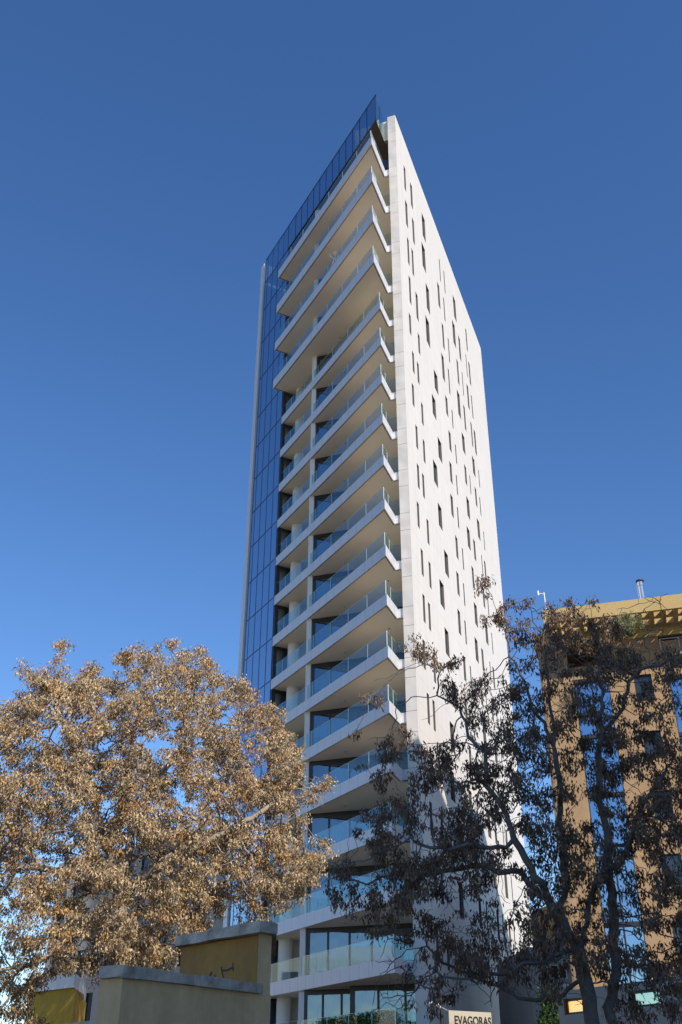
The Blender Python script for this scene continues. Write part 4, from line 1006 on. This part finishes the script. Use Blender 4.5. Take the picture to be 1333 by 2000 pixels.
# small white wire stand on an upper balcony
q = LP(5.6, -0.7); zb = UP[1]
mb = MB()
for i in range(4):
    a0 = i * 1.57; mb.tube([(q[0] + .25 * math.cos(a0), q[1] + .25 * math.sin(a0), zb + .01), (q[0] + 0.1 * math.cos(a0 + 1), q[1] + 0.1 * math.sin(a0 + 1), zb + 0.9), (q[0] + .4 * math.cos(a0), q[1] + .4 * math.sin(a0), zb + 1.45)], 0.02, 5)
    mb.tube([(q[0] + .4 * math.cos(a0), q[1] + .4 * math.sin(a0), zb + 1.45), (q[0] + .4 * math.cos(a0 + 1.57), q[1] + .4 * math.sin(a0 + 1.57), zb + 1.3)], 0.02, 5)
solo(mb, 'wire_stand', [M['white_paint']], (q[0], q[1], zb), 'small white wire stand on one of the top tower balconies', 'stand')

# ------------------------------------------------------------------ ground
def sheet(name, P, z, m_):
    mb_ = MB(); mb_.poly([(*p, z) for p in P]); o_ = mb_.build(name, [m_]); o_['kind'] = 'structure'; return o_
sheet('ground', [(-900, -900), (900, -900), (900, 900), (-900, 900)], 0.0, M['ground'])
sheet('road', [(-80, -6), (80, -22), (80, -10), (-80, 6)], 0.004, M['asphalt'])
mb = MB(); mb.prism([(-80, 6.1), (80, -9.9), (80, -7.4), (-80, 8.6)], 0.0, 0.13); o = mb.build('pavement', [M['pavement']]); o['kind'] = 'structure'

# ------------------------------------------------------------------ buildings across the street, behind the camera (their shade falls on the right tree and the wall)
sh = (math.sin(SUN_AZ), math.cos(SUN_AZ)); sp = (sh[1] * -1, sh[0])      # towards the sun / across it
def SP(a_, p_): return (a_ * sh[0] + p_ * sp[0], a_ * sh[1] + p_ * sp[1])
def rear_block(name, label, a0, a1, p0, p1, h, m_):
    t_ = thing(name, (*SP((a0 + a1) / 2, (p0 + p1) / 2), 0), label, 'building')
    mb_ = MB(); mb_.prism([SP(a0, p0), SP(a1, p0), SP(a1, p1), SP(a0, p1)], 0, h); mb_.build('wall', [m_], t_)
    base = None; x = p0 + 1.2; o3 = ORG[t_]
    while x < p1 - 1.5:
        for j in range(int(h / 3.3)):
            if base is None:
                W = MB(); W.box(SP(a0 - 0.02, x + 0.6), sp, sh, 0.6, 0.04, 1.0, 2.5); base = W.build('window', [M['wglass']], t_); x_ref = x
            else:
                c_ = base.copy(); C.objects.link(c_); c_.parent = t_; c_.location = ((x - x_ref) * sp[0], (x - x_ref) * sp[1], 3.3 * j)
        x += 2.6
    return t_
rear_block('street_block', 'cream apartment block across the street from the rendered wall', 14, 26, 0.5, 21, 27.4, M['paleb'])
rear_block('street_tower', 'pale apartment tower across the street to the right of the trees', -12, 0, 25, 38.35, 41.4, M['paleb'])

A, B = (-47.0, 58.0), (-33.0, 92.0)
LL = math.hypot(B[0] - A[0], B[1] - A[1])
ws = [(2 + 3.6 * i, 3.6 + 3.6 * i, 1.2 + 3.2 * j, 2.8 + 3.2 * j) for i in range(9) for j in range(4)]
t_, P, e, n_, L = block('cream_house', 'long cream house on the side street to the left of the trees', 'house', A, B, 10, 14.5, M['render_wall'], ws)
for w_ in ws: put_window(t_, P, e, n_, w_, M['wglass'])
for k_, (x_, y_, r_k) in enumerate(((-33, 60, 3.0), (-29.5, 68, 2.6), (-31, 78, 3.2))):
    rg = np.random.default_rng(50 + k_)
    t_ = thing('street_tree', (x_, y_, 0), ['rounded green street tree nearest the wall', 'small rounded green street tree between two larger ones', 'tallest rounded green street tree by the cream house'][k_], 'tree', 'green street trees by the cream house')
    m_ = MB(); m_.tube([(x_, y_, 0), (x_ + .1, y_, 2.6), (x_, y_ + .1, 4.4)], [.2, .15, .1], 8); cen_ = []
    for i in range(420):
        v = rg.normal(0, 1, 3); v /= np.linalg.norm(v); v *= rg.random() ** .4; p_ = np.array((x_, y_, 4.8 + r_k * .5)) + v * np.array((r_k, r_k, r_k * .95)); cen_.append(p_)
        if i % 25 == 0: m_.tube([(x_, y_ + .1, 4.2), tuple(p_)], [.07, .015], 5)
    m_.build('trunk', [M['bark_grey']], t_)
    leaf_clusters('crown', cen_, rg, M['green_leaf'], t_, 14, .5, .22, .11, droop=0.3, hang=0.2)

# hedge behind the glass of the lowest balcony
rg = np.random.default_rng(77); q0 = LP(5.5, 0.75); zb = LOW[1]
t_ = thing('balcony_hedge', (q0[0], q0[1], zb + 0.001), 'dark green hedge behind the glass of the lowest visible balcony', 'hedge')
mb = MB(); mb.prism([LP(0.95, 0.55), LP(9.5, 0.55), LP(9.5, 0.95), LP(0.95, 0.95)], zb + 0.001, zb + 0.35); mb.build('planter', [M['frame']], t_)
cen_ = []
for i in range(420):
    q = LP(rg.uniform(1.0, 9.4), rg.uniform(0.5, 1.0)); cen_.append(np.array((q[0], q[1], zb + rg.uniform(0.35, 1.05))))
leaf_clusters('foliage', cen_, rg, M['green_leaf'], t_, 16, .14, .10, .05, droop=0.0, hang=0.1)
